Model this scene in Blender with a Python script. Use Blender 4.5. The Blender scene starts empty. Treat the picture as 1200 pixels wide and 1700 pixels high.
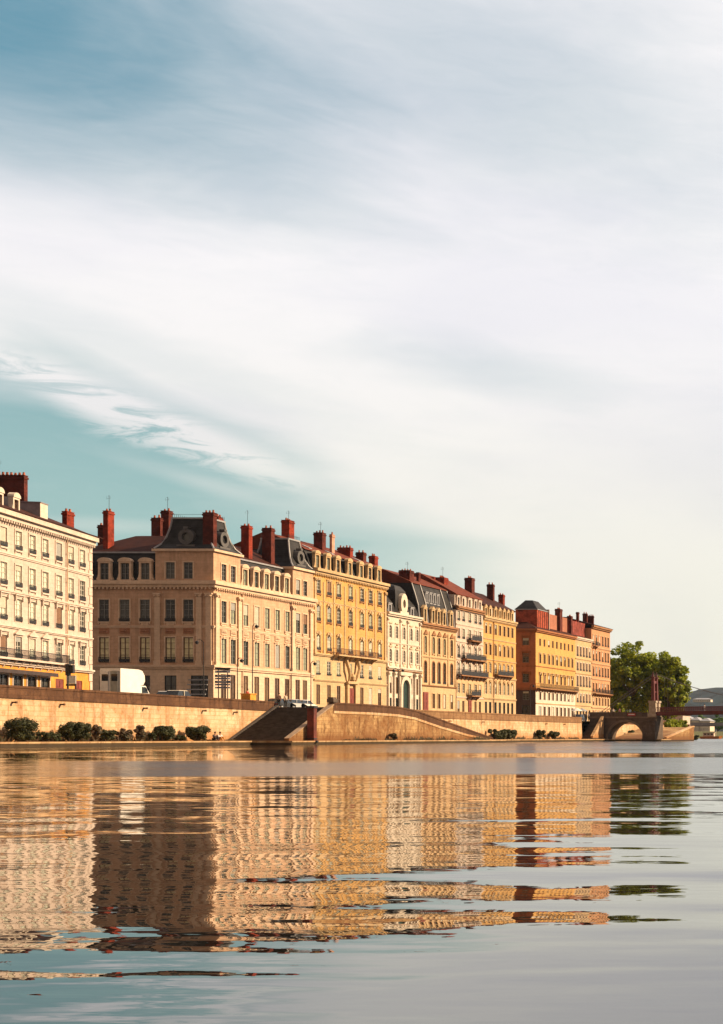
import bpy, math, random
from mathutils import Matrix, Vector
R = math.radians
rng = random.Random(7)
C = bpy.data.collections.new('scene_collection'); bpy.context.scene.collection.children.link(C)
S = bpy.context.scene

# ------------------------------------------------------------------ camera, sky, sun, exposure
F_PX, PPX, HZ, HC = 2400.0, 1750.0, 1223.0, 0.9     # focal length and principal point measured on the photograph; eye height in m
cam = bpy.data.objects.new('camera', bpy.data.cameras.new('camera')); C.objects.link(cam)
cam.data.sensor_fit = 'HORIZONTAL'; cam.data.sensor_width = 36; cam.data.lens = F_PX / 1200 * 36
cam.data.shift_x = (600 - PPX) / 1200; cam.data.shift_y = (HZ - 850) / 1200
cam.location = (0, 0, HC); cam.rotation_euler = (R(90), 0, 0)
cam.data.clip_start = 0.1; cam.data.clip_end = 12000
S.camera = cam
S.view_settings.view_transform = 'Standard'; S.view_settings.look = 'None'
S.view_settings.exposure = 0.68; S.view_settings.gamma = 1.0
S.cycles.use_denoising = True
S.cycles.max_bounces = 6; S.cycles.caustics_reflective = False; S.cycles.caustics_refractive = False

SUN_EL, SUN_AZ = R(30), R(24)            # azimuth measured from +X (over the river) towards +Y (upstream)
sd = Vector((math.cos(SUN_EL) * math.cos(SUN_AZ), math.cos(SUN_EL) * math.sin(SUN_AZ), math.sin(SUN_EL)))
sun = bpy.data.objects.new('sun', bpy.data.lights.new('sun', 'SUN')); C.objects.link(sun)
sun.data.energy = 5.0; sun.data.angle = R(0.5); sun.data.color = (1.0, 0.73, 0.44)
sun.rotation_euler = sd.to_track_quat('Z', 'Y').to_euler(); sun.location = (60, 60, 80)


class NT:
    """small helper for node graphs"""
    def __init__(s, tree): s.t = tree; s.t.nodes.clear()
    def n(s, kind, **kw):
        nd = s.t.nodes.new(kind)
        for k, v in kw.items(): setattr(nd, k, v)
        return nd
    def put(s, sock, v):
        if hasattr(v, 'node'): s.t.links.new(v, sock)
        elif v is not None: sock.default_value = v
    def math(s, op, a, b=None, c=None, clamp=False):
        nd = s.n('ShaderNodeMath', operation=op, use_clamp=clamp)
        for i, v in enumerate((a, b, c)):
            if v is not None: s.put(nd.inputs[i], v)
        return nd.outputs[0]
    def vmath(s, op, a, b=None, sc=None):
        nd = s.n('ShaderNodeVectorMath', operation=op)
        s.put(nd.inputs[0], a)
        if b is not None: s.put(nd.inputs[1], b)
        if sc is not None: s.put(nd.inputs['Scale'], sc)
        return nd.outputs[0]
    def mix(s, f, a, b, blend='MIX'):
        nd = s.n('ShaderNodeMix', data_type='RGBA', blend_type=blend)
        s.put(nd.inputs[0], f); s.put(nd.inputs[6], c4(a)); s.put(nd.inputs[7], c4(b))
        return nd.outputs[2]
    def ramp(s, x, a, b, lo=0.0, hi=1.0, smooth=True):
        nd = s.n('ShaderNodeMapRange', interpolation_type='SMOOTHSTEP' if smooth else 'LINEAR')
        s.put(nd.inputs[0], x)
        for i, v in enumerate((a, b, lo, hi)): nd.inputs[i + 1].default_value = v
        return nd.outputs[0]
    def noise(s, vec, scale, detail=3.0, rough=0.5, dist=0.0, out=0):
        nd = s.n('ShaderNodeTexNoise')
        s.put(nd.inputs['Vector'], vec); nd.inputs['Scale'].default_value = scale
        nd.inputs['Detail'].default_value = detail; nd.inputs['Roughness'].default_value = rough
        nd.inputs['Distortion'].default_value = dist
        return nd.outputs[out]
    def xyz(s, vec):
        nd = s.n('ShaderNodeSeparateXYZ'); s.put(nd.inputs[0], vec); return nd.outputs
    def comb(s, x, y, z):
        nd = s.n('ShaderNodeCombineXYZ')
        for i, v in enumerate((x, y, z)): s.put(nd.inputs[i], v)
        return nd.outputs[0]


def c4(c):
    return (*c, 1.0) if isinstance(c, (tuple, list)) and len(c) == 3 else c


# sky: Nishita clear sky behind procedural high cloud, laid out by compass direction and elevation
W = bpy.data.worlds.new('World'); S.world = W; W.use_nodes = True
w = NT(W.node_tree)
sky = w.n('ShaderNodeTexSky', sky_type='NISHITA'); sky.sun_disc = False
sky.sun_elevation = SUN_EL; sky.sun_rotation = R(90) - SUN_AZ
sky.air_density = 1.0; sky.dust_density = 1.2; sky.ozone_density = 1.5
dirv = w.n('ShaderNodeTexCoord').outputs['Generated']
dx, dy, dz = w.xyz(dirv)
az = w.math('MULTIPLY', w.math('ARCTAN2', dx, dy), 57.2958)      # degrees, 0 = upstream (+Y), negative to the left
el = w.math('MULTIPLY', w.math('ARCSINE', dz), 57.2958)


def azel(px, py):
    u, v = (px - PPX) / F_PX, (HZ - py) / F_PX
    return math.degrees(math.atan(u)), math.degrees(math.atan2(v, math.hypot(u, 1)))


P = w.comb(az, el, 0.0)
def rotated(vec, ang, sx, sy):
    m = w.n('ShaderNodeMapping'); w.put(m.inputs[0], vec)
    m.inputs['Rotation'].default_value = (0, 0, R(ang)); m.inputs['Scale'].default_value = (sx, sy, 1)
    return m.outputs[0]
streak = w.noise(rotated(P, 16, 0.09, 0.28), 1.0, 4, 0.52, 0.7)
soft = w.noise(rotated(P, 12, 0.07, 0.16), 1.0, 4, 0.5, 0.4)
fine = w.noise(rotated(P, 24, 0.32, 1.5), 1.0, 6, 0.68, 1.2)
streak_c = w.math('SUBTRACT', streak, 0.5); soft_c = w.math('SUBTRACT', soft, 0.5); fine_c = w.math('SUBTRACT', fine, 0.5)


def blob(px, py, rx, ry, ang, wob=1.0):
    """1 at a direction, falling to 0 outside an ellipse (radii and centre taken in picture units, turned into degrees)"""
    a0, e0 = azel(px, py); k = 1 / 46.0
    ax = w.math('SUBTRACT', az, a0); ey = w.math('SUBTRACT', el, e0)
    ca, sa = math.cos(R(ang)), math.sin(R(ang))
    p = w.math('ADD', w.math('MULTIPLY', ax, ca / (rx * k)), w.math('MULTIPLY', ey, sa / (rx * k)))
    q = w.math('ADD', w.math('MULTIPLY', ax, -sa / (ry * k)), w.math('MULTIPLY', ey, ca / (ry * k)))
    d = w.math('SQRT', w.math('ADD', w.math('MULTIPLY', p, p), w.math('MULTIPLY', q, q)))
    d = w.math('ADD', d, w.math('MULTIPLY', streak_c, wob))
    return d


def mx(*v):
    r = v[0]
    for x in v[1:]: r = w.math('MAXIMUM', r, x)
    return r


h1 = w.ramp(blob(110, 785, 600, 190, -17, 1.0), 0.35, 1.12, 1.0, 0.0)              # clear band low on the left
h1b = w.ramp(blob(470, 890, 430, 130, -13, 0.8), 0.2, 1.15, 0.72, 0.0)
h2 = w.ramp(blob(-60, 10, 640, 250, -5, 0.9), 0.1, 1.3, 0.92, 0.0)                # deep blue at the top left
h3 = w.ramp(blob(800, 110, 700, 240, -10, 0.8), 0.0, 1.3, 0.36, 0.0)
h4 = w.ramp(blob(250, 240, 420, 90, -8, 1.6), 0.1, 1.1, 0.26, 0.0)
h5 = w.ramp(blob(800, 615, 300, 60, -4, 1.4), 0.0, 1.1, 0.22, 0.0)
h6 = w.ramp(blob(230, 590, 520, 60, -14, 1.2), 0.0, 1.1, 0.16, 0.0)
clear = mx(h1, h1b, h2, h3, h4, h5, h6)
wisp = w.ramp(blob(210, 690, 330, 44, -19, 1.5), 0.2, 1.05, 1.0, 0.0)
wisp = w.math('MULTIPLY', wisp, w.ramp(fine, 0.32, 0.52))
wisp2 = w.ramp(blob(330, 800, 160, 22, -14, 1.6), 0.1, 1.1, 0.5, 0.0)
wisp3 = w.ramp(blob(170, 872, 150, 18, 2, 1.0), 0.1, 1.1, 0.45, 0.0)
cover = w.math('SUBTRACT', 1.0, clear)
cover = w.math('ADD', cover, w.math('MULTIPLY', fine_c, 0.18))
cover = w.math('ADD', cover, w.math('MULTIPLY', wisp, 0.8))
cover = w.math('ADD', cover, w.math('MULTIPLY', wisp2, 0.5))
cover = w.math('ADD', cover, w.math('MULTIPLY', wisp3, 0.6), clamp=True)
cloud = w.mix(w.ramp(el, 2, 17), (8.4, 8.2, 7.1), (9.0, 8.8, 8.9))
cloud = w.mix(w.ramp(soft_c, -0.16, 0.14, 0.0, 1.0), w.mix(1.0, cloud, (0.90, 0.91, 0.95), 'MULTIPLY'), cloud)
clearcol = w.mix(1.0, sky.outputs[0], (0.62, 0.98, 0.86), 'MULTIPLY')
low = w.mix(w.ramp(el, 4, 22), (4.3, 5.9, 5.5), (0.95, 3.0, 4.1))
clearcol = w.mix(0.72, clearcol, low)
col = w.mix(cover, clearcol, cloud)
col = w.mix(w.ramp(dy, -0.25, 0.35), w.mix(1.0, col, (0.52, 0.40, 0.32), 'MULTIPLY'), col)     # unseen sky behind the camera dimmed and tinted warm, to deepen and redden shade
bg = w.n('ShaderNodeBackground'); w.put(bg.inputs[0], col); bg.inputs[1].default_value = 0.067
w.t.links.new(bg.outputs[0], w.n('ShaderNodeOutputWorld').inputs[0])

# ------------------------------------------------------------------ materials
MATS = {}
def mat(name, build):
    if name not in MATS:
        m = bpy.data.materials.new(name); m.use_nodes = True
        t = NT(m.node_tree); p = t.n('ShaderNodeBsdfPrincipled'); o = t.n('ShaderNodeOutputMaterial')
        t.t.links.new(p.outputs[0], o.inputs[0]); build(t, p); MATS[name] = m
    return MATS[name]


def scaled(c, k): return tuple(min(1, x * k) for x in c)


def plaster(name, col, var=0.25, rough=0.85, stain=0.35):
    def b(t, p):
        pos = t.n('ShaderNodeTexCoord').outputs['Object']
        x, y, z = t.xyz(pos)
        along = t.math('ADD', x, y)
        big = t.noise(pos, 0.35, 5, 0.7)
        mott = t.noise(pos, 1.8, 5, 0.7)
        stv = t.comb(t.math('MULTIPLY', along, 1.3), t.math('MULTIPLY', z, 0.12), 0.0)
        st = t.noise(stv, 1.0, 4, 0.6)
        c = t.mix(t.ramp(big, 0.3, 0.7), scaled(col, 1 - var), scaled(col, 1.06))
        c = t.mix(t.ramp(st, 0.48, 0.68, 0, stain), c, scaled(col, 0.45))
        c = t.mix(t.ramp(mott, 0.42, 0.62, 0, 0.36), c, scaled(col, 0.62))
        br = t.n('ShaderNodeTexBrick'); t.put(br.inputs['Vector'], t.comb(along, z, 0.0))
        br.inputs['Scale'].default_value = 1.0; br.inputs['Brick Width'].default_value = 1.1
        br.inputs['Row Height'].default_value = 0.42; br.inputs['Mortar Size'].default_value = 0.018
        br.inputs['Color1'].default_value = (1, 1, 1, 1); br.inputs['Color2'].default_value = (0.9, 0.88, 0.86, 1)
        br.inputs['Mortar'].default_value = (0.72, 0.68, 0.64, 1)
        c = t.mix(0.7, c, br.outputs[0], 'MULTIPLY')
        t.put(p.inputs['Base Color'], c); p.inputs['Roughness'].default_value = rough
        p.inputs['Specular IOR Level'].default_value = 0.25
    return mat(name, b)


def plain(name, col, rough=0.6, var=0.2, scale=1.5, metal=0.0, spec=0.4):
    def b(t, p):
        pos = t.n('ShaderNodeTexCoord').outputs['Object']
        c = t.mix(t.ramp(t.noise(pos, scale, 4, 0.6), 0.3, 0.7), scaled(col, 1 - var), scaled(col, 1 + var))
        t.put(p.inputs['Base Color'], c); p.inputs['Roughness'].default_value = rough
        p.inputs['Metallic'].default_value = metal; p.inputs['Specular IOR Level'].default_value = spec
    return mat(name, b)


def brickwork(name, col):
    def b(t, p):
        pos = t.n('ShaderNodeTexCoord').outputs['Object']
        x, y, z = t.xyz(pos)
        br = t.n('ShaderNodeTexBrick'); t.put(br.inputs['Vector'], t.comb(t.math('ADD', x, y), z, 0.0))
        br.inputs['Scale'].default_value = 1.0; br.inputs['Brick Width'].default_value = 0.36
        br.inputs['Row Height'].default_value = 0.12; br.inputs['Mortar Size'].default_value = 0.015
        br.inputs['Color1'].default_value = c4(scaled(col, 1.15)); br.inputs['Color2'].default_value = c4(scaled(col, 0.7))
        br.inputs['Mortar'].default_value = c4(scaled(col, 0.8))
        n = t.noise(pos, 0.9, 4, 0.7)
        c = t.mix(t.ramp(n, 0.42, 0.62, 0, 0.75), br.outputs[0], scaled(col, 0.35))
        t.put(p.inputs['Base Color'], c); p.inputs['Roughness'].default_value = 0.9
        p.inputs['Specular IOR Level'].default_value = 0.2
    return mat(name, b)


def roofing(name, c1, c2, rough=0.7, row=0.25):
    def b(t, p):
        pos = t.n('ShaderNodeTexCoord').outputs['Object']
        x, y, z = t.xyz(pos)
        wv = t.math('SINE', t.math('MULTIPLY', z, 6.283 / row))
        n = t.noise(pos, 0.8, 5, 0.7)
        c = t.mix(t.ramp(n, 0.3, 0.7), c1, c2)
        c = t.mix(t.ramp(wv, 0.5, 1.0, 0, 0.4), c, scaled(c1, 0.5))
        t.put(p.inputs['Base Color'], c); p.inputs['Roughness'].default_value = rough; p.inputs['Specular IOR Level'].default_value = 0.15
    return mat(name, b)


def glass(name, dark, pale, share, rough=0.08):
    """window glass with whatever stands behind it: per window either a dark room or a pale blind or curtain"""
    def b(t, p):
        inf = t.n('ShaderNodeObjectInfo').outputs['Random']
        pos = t.n('ShaderNodeTexCoord').outputs['Object']
        k = t.ramp(inf, share - 0.04, share + 0.04)
        n = t.ramp(t.noise(t.vmath('ADD', pos, t.comb(t.math('MULTIPLY', inf, 37.0), 0.0, 0.0)), 1.4, 3, 0.6), 0.35, 0.7)
        lightc = t.mix(n, scaled(pale, 0.72), pale)
        darkc = t.mix(n, dark, scaled(dark, 2.4))
        t.put(p.inputs['Base Color'], t.mix(k, lightc, darkc))
        p.inputs['Roughness'].default_value = rough; p.inputs['IOR'].default_value = 1.5
    return mat(name, b)


def quay_stone(name, col, dirty, amt=0.5, low=0.9):
    def b(t, p):
        pos = t.n('ShaderNodeTexCoord').outputs['Object']
        x, y, z = t.xyz(pos)
        along = t.math('ADD', t.math('MULTIPLY', x, 0.8), y)
        br = t.n('ShaderNodeTexBrick'); t.put(br.inputs['Vector'], t.comb(along, z, 0.0))
        br.inputs['Scale'].default_value = 1.0; br.inputs['Brick Width'].default_value = 1.6
        br.inputs['Row Height'].default_value = 0.46; br.inputs['Mortar Size'].default_value = 0.022
        br.inputs['Color1'].default_value = c4(col); br.inputs['Color2'].default_value = c4(scaled(col, 0.74))
        br.inputs['Mortar'].default_value = c4(scaled(dirty, 1.1))
        big = t.noise(pos, 0.22, 6, 0.72, 0.8)
        streaks = t.noise(t.comb(t.math('MULTIPLY', along, 1.1), t.math('MULTIPLY', z, 0.22), 0.0), 1.0, 5, 0.65)
        spots = t.noise(pos, 1.1, 6, 0.8)
        c = t.mix(t.ramp(big, 0.42, 0.60, 0, amt), br.outputs[0], dirty)
        c = t.mix(t.ramp(streaks, 0.50, 0.62, 0, min(1, amt * 1.3)), c, scaled(dirty, 0.65))
        c = t.mix(t.ramp(spots, 0.50, 0.60, 0, 0.6), c, scaled(dirty, 0.7))
        c = t.mix(t.ramp(t.noise(pos, 3.2, 4, 0.7), 0.40, 0.65, 0, 0.5), c, scaled(col, 0.62))
        rot = t.math('ADD', z, t.math('MULTIPLY', streaks, 3.4))
        c = t.mix(t.ramp(rot, 3.6, 2.1, 0, low), c, scaled(dirty, 0.75))        # weed and rust stains low on the wall
        c = t.mix(t.ramp(z, 0.30, 0.20, 0, 0.92), c, (0.03, 0.022, 0.014))       # wet, algae-dark foot
        t.put(p.inputs['Base Color'], c); p.inputs['Roughness'].default_value = 0.88
        p.inputs['Specular IOR Level'].default_value = 0.2
    return mat(name, b)


def leafy(name, c1, c2, c3, tr=0.25):
    def b(t, p):
        pos = t.n('ShaderNodeTexCoord').outputs['Object']
        n = t.noise(pos, 0.8, 3, 0.6); n2 = t.noise(pos, 5.0, 2, 0.5)
        c = t.mix(t.ramp(n, 0.35, 0.65), c1, c2); c = t.mix(t.ramp(n2, 0.55, 0.75), c, c3)
        t.put(p.inputs['Base Color'], c); p.inputs['Roughness'].default_value = 0.6
        p.inputs['Specular IOR Level'].default_value = 0.3
        tl = t.n('ShaderNodeBsdfTranslucent'); t.put(tl.inputs[0], t.mix(1.0, c, (1.6, 1.5, 0.5), 'MULTIPLY'))
        ms = t.n('ShaderNodeMixShader'); ms.inputs[0].default_value = tr
        t.t.links.new(p.outputs[0], ms.inputs[1]); t.t.links.new(tl.outputs[0], ms.inputs[2])
        out = [n_ for n_ in t.t.nodes if n_.type == 'OUTPUT_MATERIAL'][0]
        t.t.links.new(ms.outputs[0], out.inputs[0])
    return mat(name, b)


IRON = plain('iron_black', (0.022, 0.02, 0.022), 0.5)
SLATE = roofing('slate', (0.018, 0.018, 0.020), (0.045, 0.043, 0.045), 0.6, 0.3)
TILE = roofing('roof_tile', (0.11, 0.028, 0.016), (0.18, 0.045, 0.024), 0.85, 0.3)
TILE_DK = roofing('roof_tile_dark', (0.035, 0.010, 0.007), (0.06, 0.018, 0.012), 0.85, 0.3)
ZINC = plain('zinc', (0.30, 0.30, 0.32), 0.45, 0.15)
ZINC_DK = plain('zinc_dark', (0.09, 0.085, 0.085), 0.6)
BRICK = brickwork('chimney_brick', (0.29, 0.042, 0.022))
BRICK_DK = brickwork('chimney_brick_dark', (0.13, 0.03, 0.022))
POT = plain('terracotta', (0.40, 0.11, 0.055), 0.8)
WHITEFR = plain('frame_white', (0.62, 0.58, 0.50), 0.5)
BROWNFR = plain('frame_brown', (0.13, 0.07, 0.05), 0.5)
GREYFR = plain('frame_grey', (0.20, 0.20, 0.19), 0.5)
PANE_PALE = glass('pane_blinds', (0.05, 0.055, 0.05), (0.74, 0.78, 0.66), 0.85)
PANE_MIX = glass('pane_mixed', (0.03, 0.035, 0.03), (0.42, 0.46, 0.34), 0.45)
PANE_DARK = glass('pane_dark', (0.022, 0.022, 0.024), (0.10, 0.10, 0.09), 0.3)
PANE_GOLD = glass('pane_curtain', (0.04, 0.04, 0.03), (0.80, 0.70, 0.40), 0.97)
PANE_BRN = glass('pane_brown', (0.07, 0.045, 0.03), (0.26, 0.17, 0.09), 0.5)
BLIND_A = plain('blind_cream', (.55, .50, .40), .7, .1); BLIND_B = plain('blind_brown', (.22, .12, .07), .7, .2); BLIND_C = plain('blind_grey', (.34, .34, .32), .7, .1)
DOORRED = plain('door_red', (0.20, 0.045, 0.03), 0.5)
DOORGRN = plain('door_green', (0.015, 0.035, 0.03), 0.4)

# ------------------------------------------------------------------ mesh building
class MB:
    def __init__(s): s.v = []; s.f = []; s.M = Matrix.Identity(4)
    def add(s, vs, fs):
        o = len(s.v)
        s.v += [tuple(s.M @ Vector(p)) for p in vs]; s.f += [tuple(o + i for i in f) for f in fs]
    def quad(s, a, b, c, d): s.add([a, b, c, d], [(0, 1, 2, 3)])
    def box(s, x0, x1, y0, y1, z0, z1):
        s.add([(x0, y0, z0), (x1, y0, z0), (x1, y1, z0), (x0, y1, z0), (x0, y0, z1), (x1, y0, z1), (x1, y1, z1), (x0, y1, z1)],
              [(0, 3, 2, 1), (4, 5, 6, 7), (0, 1, 5, 4), (1, 2, 6, 5), (2, 3, 7, 6), (3, 0, 4, 7)])
    def prism(s, poly, y0, y1):
        """poly: (x,z) points counter-clockwise seen from -y, extruded along y"""
        n = len(poly)
        s.add([(x, y0, z) for x, z in poly] + [(x, y1, z) for x, z in poly],
              [tuple(range(n)), tuple(range(2 * n - 1, n - 1, -1))] + [(i, i + n, (i + 1) % n + n, (i + 1) % n) for i in range(n)])
    def rings(s, rings, cap=True):
        n = len(rings[0]); vs = [p for r in rings for p in r]; fs = []
        for k in range(len(rings) - 1):
            for i in range(n):
                j = (i + 1) % n
                fs.append((k * n + i, k * n + j, (k + 1) * n + j, (k + 1) * n + i))
        if cap: fs += [tuple(range(n - 1, -1, -1)), tuple(range((len(rings) - 1) * n, len(rings) * n))]
        s.add(vs, fs)
    def tube(s, pts, radii, n=8):
        pts = [Vector(p) for p in pts]; rr = []
        for i, p in enumerate(pts):
            t = (pts[min(i + 1, len(pts) - 1)] - pts[max(i - 1, 0)]).normalized()
            a = t.cross(Vector((0, 0, 1)) if abs(t.z) < 0.9 else Vector((1, 0, 0))).normalized(); b = t.cross(a)
            r = radii[i] if isinstance(radii, (list, tuple)) else radii
            rr.append([tuple(p + (a * math.cos(2 * math.pi * k / n) + b * math.sin(2 * math.pi * k / n)) * r) for k in range(n)])
        s.rings(rr)
    def lathe(s, prof, cx=0, cy=0, n=10):
        s.rings([[(cx + r * math.cos(2 * math.pi * k / n), cy + r * math.sin(2 * math.pi * k / n), z) for k in range(n)] for r, z in prof])
    def mesh(s, name, m, smooth=False):
        me = bpy.data.meshes.new(name); me.from_pydata(s.v, [], s.f)
        if m: me.materials.append(m)
        if smooth: me.polygons.foreach_set('use_smooth', [True] * len(me.polygons))
        me.update(); return me
    def build(s, name, m, parent=None, smooth=False, **tags):
        return link(name, s.mesh(name, m, smooth), parent, **tags)


def link(name, data, parent=None, M=None, label=None, cat=None, group=None, kind=None, loc=None):
    o = bpy.data.objects.new(name, data); C.objects.link(o)
    if parent: o.parent = parent
    if M is not None: o.matrix_local = M
    if loc is not None: o.location = loc
    tag(o, label, cat, group, kind)
    return o


def tag(o, label=None, cat=None, group=None, kind=None):
    for k, v in (('label', label), ('category', cat), ('group', group), ('kind', kind)):
        if v: o[k] = v


def thing(name, label, cat, loc=(0, 0, 0), rz=0.0, group=None):
    o = link(name, None, label=label, cat=cat, group=group, loc=loc); o.rotation_euler = (0, 0, rz); return o


def zz(py, Y): return HC + (HZ - py) * Y / F_PX
def Yat(px, Xw): return F_PX * Xw / (px - PPX)
def lerp(x, tab):
    if x <= tab[0][0]: return tab[0][1]
    for (a, p), (b, q) in zip(tab, tab[1:]):
        if x <= b: return p + (q - p) * (x - a) / (b - a)
    return tab[-1][1]
def street_z(Y): return lerp(Y, [(90, 4.6), (165, 4.35), (210, 4.0), (250, 3.85), (400, 3.85)])
def parapet_z(Y): return lerp(Y, [(100, 5.6), (126, 5.45), (164, 5.13), (188, 4.86), (210, 4.8), (247, 4.75), (290, 4.7)])

WIN = {}
FACX = -107.0


class Building:
    def __init__(s, name, label, X, Y, Y1, slope=0.0, z0=3.6, depth=14.0, group='row of houses along the quay'):
        s.X, s.Y, s.slope, s.z0, s.depth = X, Y, slope, z0, depth
        s.k = math.hypot(1, slope); s.L = (Y1 - Y) * s.k
        s.root = thing(name, label, 'building', (X, Y, z0), math.atan2(1, slope), group)
        s.F = Matrix.Translation((0, 0, -z0))
        s.S = Matrix.Translation((0, depth, -z0)) @ Matrix.Rotation(-math.pi / 2, 4, 'Z')
    def u(s, px):                      # along the river front, from a direction of sight
        t = (px - PPX) / F_PX          # X = t*Y ; X = X0 + slope*(Y-Y0)
        Yw = (s.X - s.slope * s.Y) / (t - s.slope)
        return (Yw - s.Y) * s.k
    def ud(s, px, d):                  # the same for something set back d behind the front
        t = (px - PPX) / F_PX; x0, y0 = s.X - d / s.k, s.Y + s.slope * d / s.k
        Yw = (x0 - s.slope * y0) / (t - s.slope)
        return (Yw - y0) * s.k
    def su(s, px): return s.depth - (s.X - (px - PPX) / F_PX * s.Y)
    def mb(s, M=None):
        m = MB(); m.M = (s.F if M is None else M).copy(); return m
    def part(s, name, mb, m, parent=None, smooth=False, label=None): return mb.build(name, m, parent or s.root, smooth, label=label)

    def wall(s, name, m, z0, z1, rows, M=None, L=None, extra=None, d=0.16, close=True, label=None):
        """one storey-high (or whole) envelope with real openings on the given faces"""
        b = MB()
        faces = [(s.F, s.L, rows)] + (extra or [])
        for FM, L_, rws in faces:
            b.M = FM.copy(); face(b, L_, z0, z1, rws, d)
        if close:
            b.M = s.F.copy()
            D, L_ = s.depth, s.L
            b.quad((L_, 0, z0), (L_, D, z0), (L_, D, z1), (L_, 0, z1))
            b.quad((L_, D, z0), (0, D, z0), (0, D, z1), (L_, D, z1))
            if not extra: b.quad((0, D, z0), (0, 0, z0), (0, 0, z1), (0, D, z1))
            b.quad((0, 0, z1), (L_, 0, z1), (L_, D, z1), (0, D, z1))
        return s.part(name, b, m, label=label)

    def win(s, FM, u, zb, wd, ht, frame=WHITEFR, pane=PANE_MIX, guard=0.0, sill=None, hood=None, trim=None, arch=False,
            style='french', d=0.16, name='window', blinds=True):
        M = FM @ Matrix.Translation((u, 0, zb))
        key = (round(wd, 2), round(ht, 2), frame.name, pane.name, guard, sill and sill.name, hood, trim and trim.name, arch, style)
        if key not in WIN:
            L = []
            a = MB(); y0, y1 = d - 0.10, d - 0.02; h2 = wd / 2; t = 0.075
            if arch:
                zt = ht - h2
                a.box(-h2, -h2 + t, y0, y1, 0, zt); a.box(h2 - t, h2, y0, y1, 0, zt)
                n = 8
                for i in range(n):
                    p, q = math.pi * i / n, math.pi * (i + 1) / n
                    pl = [(h2 * math.cos(p), zt + h2 * math.sin(p)), (h2 * math.cos(q), zt + h2 * math.sin(q)),
                          ((h2 - t) * math.cos(q), zt + (h2 - t) * math.sin(q)), ((h2 - t) * math.cos(p), zt + (h2 - t) * math.sin(p))]
                    a.prism(pl, y0, y1)
                a.box(-h2 + t, h2 - t, y0, y1, 0, t)
            else:
                zt = ht
                a.box(-h2, -h2 + t, y0, y1, 0, ht); a.box(h2 - t, h2, y0, y1, 0, ht)
                a.box(-h2 + t, h2 - t, y0, y1, 0, t); a.box(-h2 + t, h2 - t, y0, y1, ht - t, ht)
            a.box(-0.045, 0.045, y0 + .004, y1, t, (ht if arch else ht - t))
            for k in ((0.30, 0.55, 0.78) if style == 'french' else (0.72,)):
                for sx in (-1, 1):
                    x0, x1 = sorted((sx * 0.045, sx * (h2 - t))); a.box(x0, x1, y0 + .008, y1, k * ht - .02, k * ht + .025)
            L.append(('window', a.mesh('window', frame), 0))
            a = MB()
            if arch:
                pl = [(-h2, 0), (h2, 0)] + [(h2 * math.cos(math.pi * i / 10), zt + h2 * math.sin(math.pi * i / 10)) for i in range(11)]
                a.prism(pl, d - .03, d - .012)
            else: a.box(-h2 + .01, h2 - .01, d - .03, d - .012, .01, ht - .01)
            L.append(('pane', a.mesh('pane', pane), 1))
            if guard:
                a = MB(); gy = -0.12
                a.box(-h2 - .06, h2 + .06, gy, gy + .05, guard - .05, guard); a.box(-h2 - .06, h2 + .06, gy, gy + .04, .06, .1)
                nb = 9
                for i in range(nb + 1):
                    x = -h2 - .05 + (wd + .1) * i / nb; a.box(x - .022, x + .022, gy + .01, gy + .035, .1, guard - .05)
                a.box(-h2 - .05, h2 + .05, gy + .012, gy + .03, .14, guard * .62)
                for sx in (-1, 1): a.box(sx * (h2 + .04) - .02, sx * (h2 + .04) + .02, gy + .05, 0.0, guard - .05, guard - .01)
                L.append(('guard', a.mesh('guard', IRON), 1))
            if sill:
                a = MB(); a.box(-h2 - .14, h2 + .14, -.16, .002, -.16, -.003); a.box(-h2 - .1, -h2 + .05, -.10, .002, -.34, -.16); a.box(h2 - .05, h2 + .1, -.10, .002, -.34, -.16)
                L.append(('sill', a.mesh('sill', sill), 1))
            if trim:
                a = MB(); e = .17
                a.box(-h2 - e, -h2, -.07, .002, 0, zt); a.box(h2, h2 + e, -.07, .002, 0, zt)
                if not arch: a.box(-h2 - e, h2 + e, -.075, .002, ht + .003, ht + e)
                else:
                    n = 8
                    for i in range(n):
                        p, q = math.pi * i / n, math.pi * (i + 1) / n; r0, r1 = h2, h2 + e
                        a.prism([(r1 * math.cos(p), zt + r1 * math.sin(p)), (r1 * math.cos(q), zt + r1 * math.sin(q)),
                                 (r0 * math.cos(q), zt + r0 * math.sin(q)), (r0 * math.cos(p), zt + r0 * math.sin(p))], -.07, .002)
                if hood == 'cornice':
                    a.box(-h2 - e - .1, h2 + e + .1, -.26, .002, ht + e + .16, ht + e + .28); a.box(-h2 - e, h2 + e, -.12, .002, ht + e + .003, ht + e + .157)
                    for sx in (-1, 1): a.box(sx * (h2 + .1) - .08, sx * (h2 + .1) + .08, -.2, -.077, ht - .2, ht + e + .157)
                if hood == 'pediment':
                    a.box(-h2 - e - .1, h2 + e + .1, -.24, .002, ht + e + .01, ht + e + .12)
                    a.prism([(-h2 - e - .1, ht + e + .123), (h2 + e + .1, ht + e + .123), (0, ht + e + .62)], -.22, .002)
                if hood == 'arc':
                    pl = [(-h2 - e, ht + e + .003), (h2 + e, ht + e + .003)] + [((h2 + e) * math.cos(math.pi * i / 8), ht + e + .05 + .42 * math.sin(math.pi * i / 8)) for i in range(9)]
                    a.prism(pl, -.2, .002); a.box(-.18, .18, -.28, -.2, ht - .05, ht + e + .4)
                if hood == 'key': a.box(-.14, .14, -.14, -.077, ht - .05, ht + e + .2); a.box(-h2 - e - .06, h2 + e + .06, -.16, .002, ht + e + .004, ht + e + .1)
                L.append(('surround', a.mesh('surround', trim), 1))
            WIN[key] = L
        root = None
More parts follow.
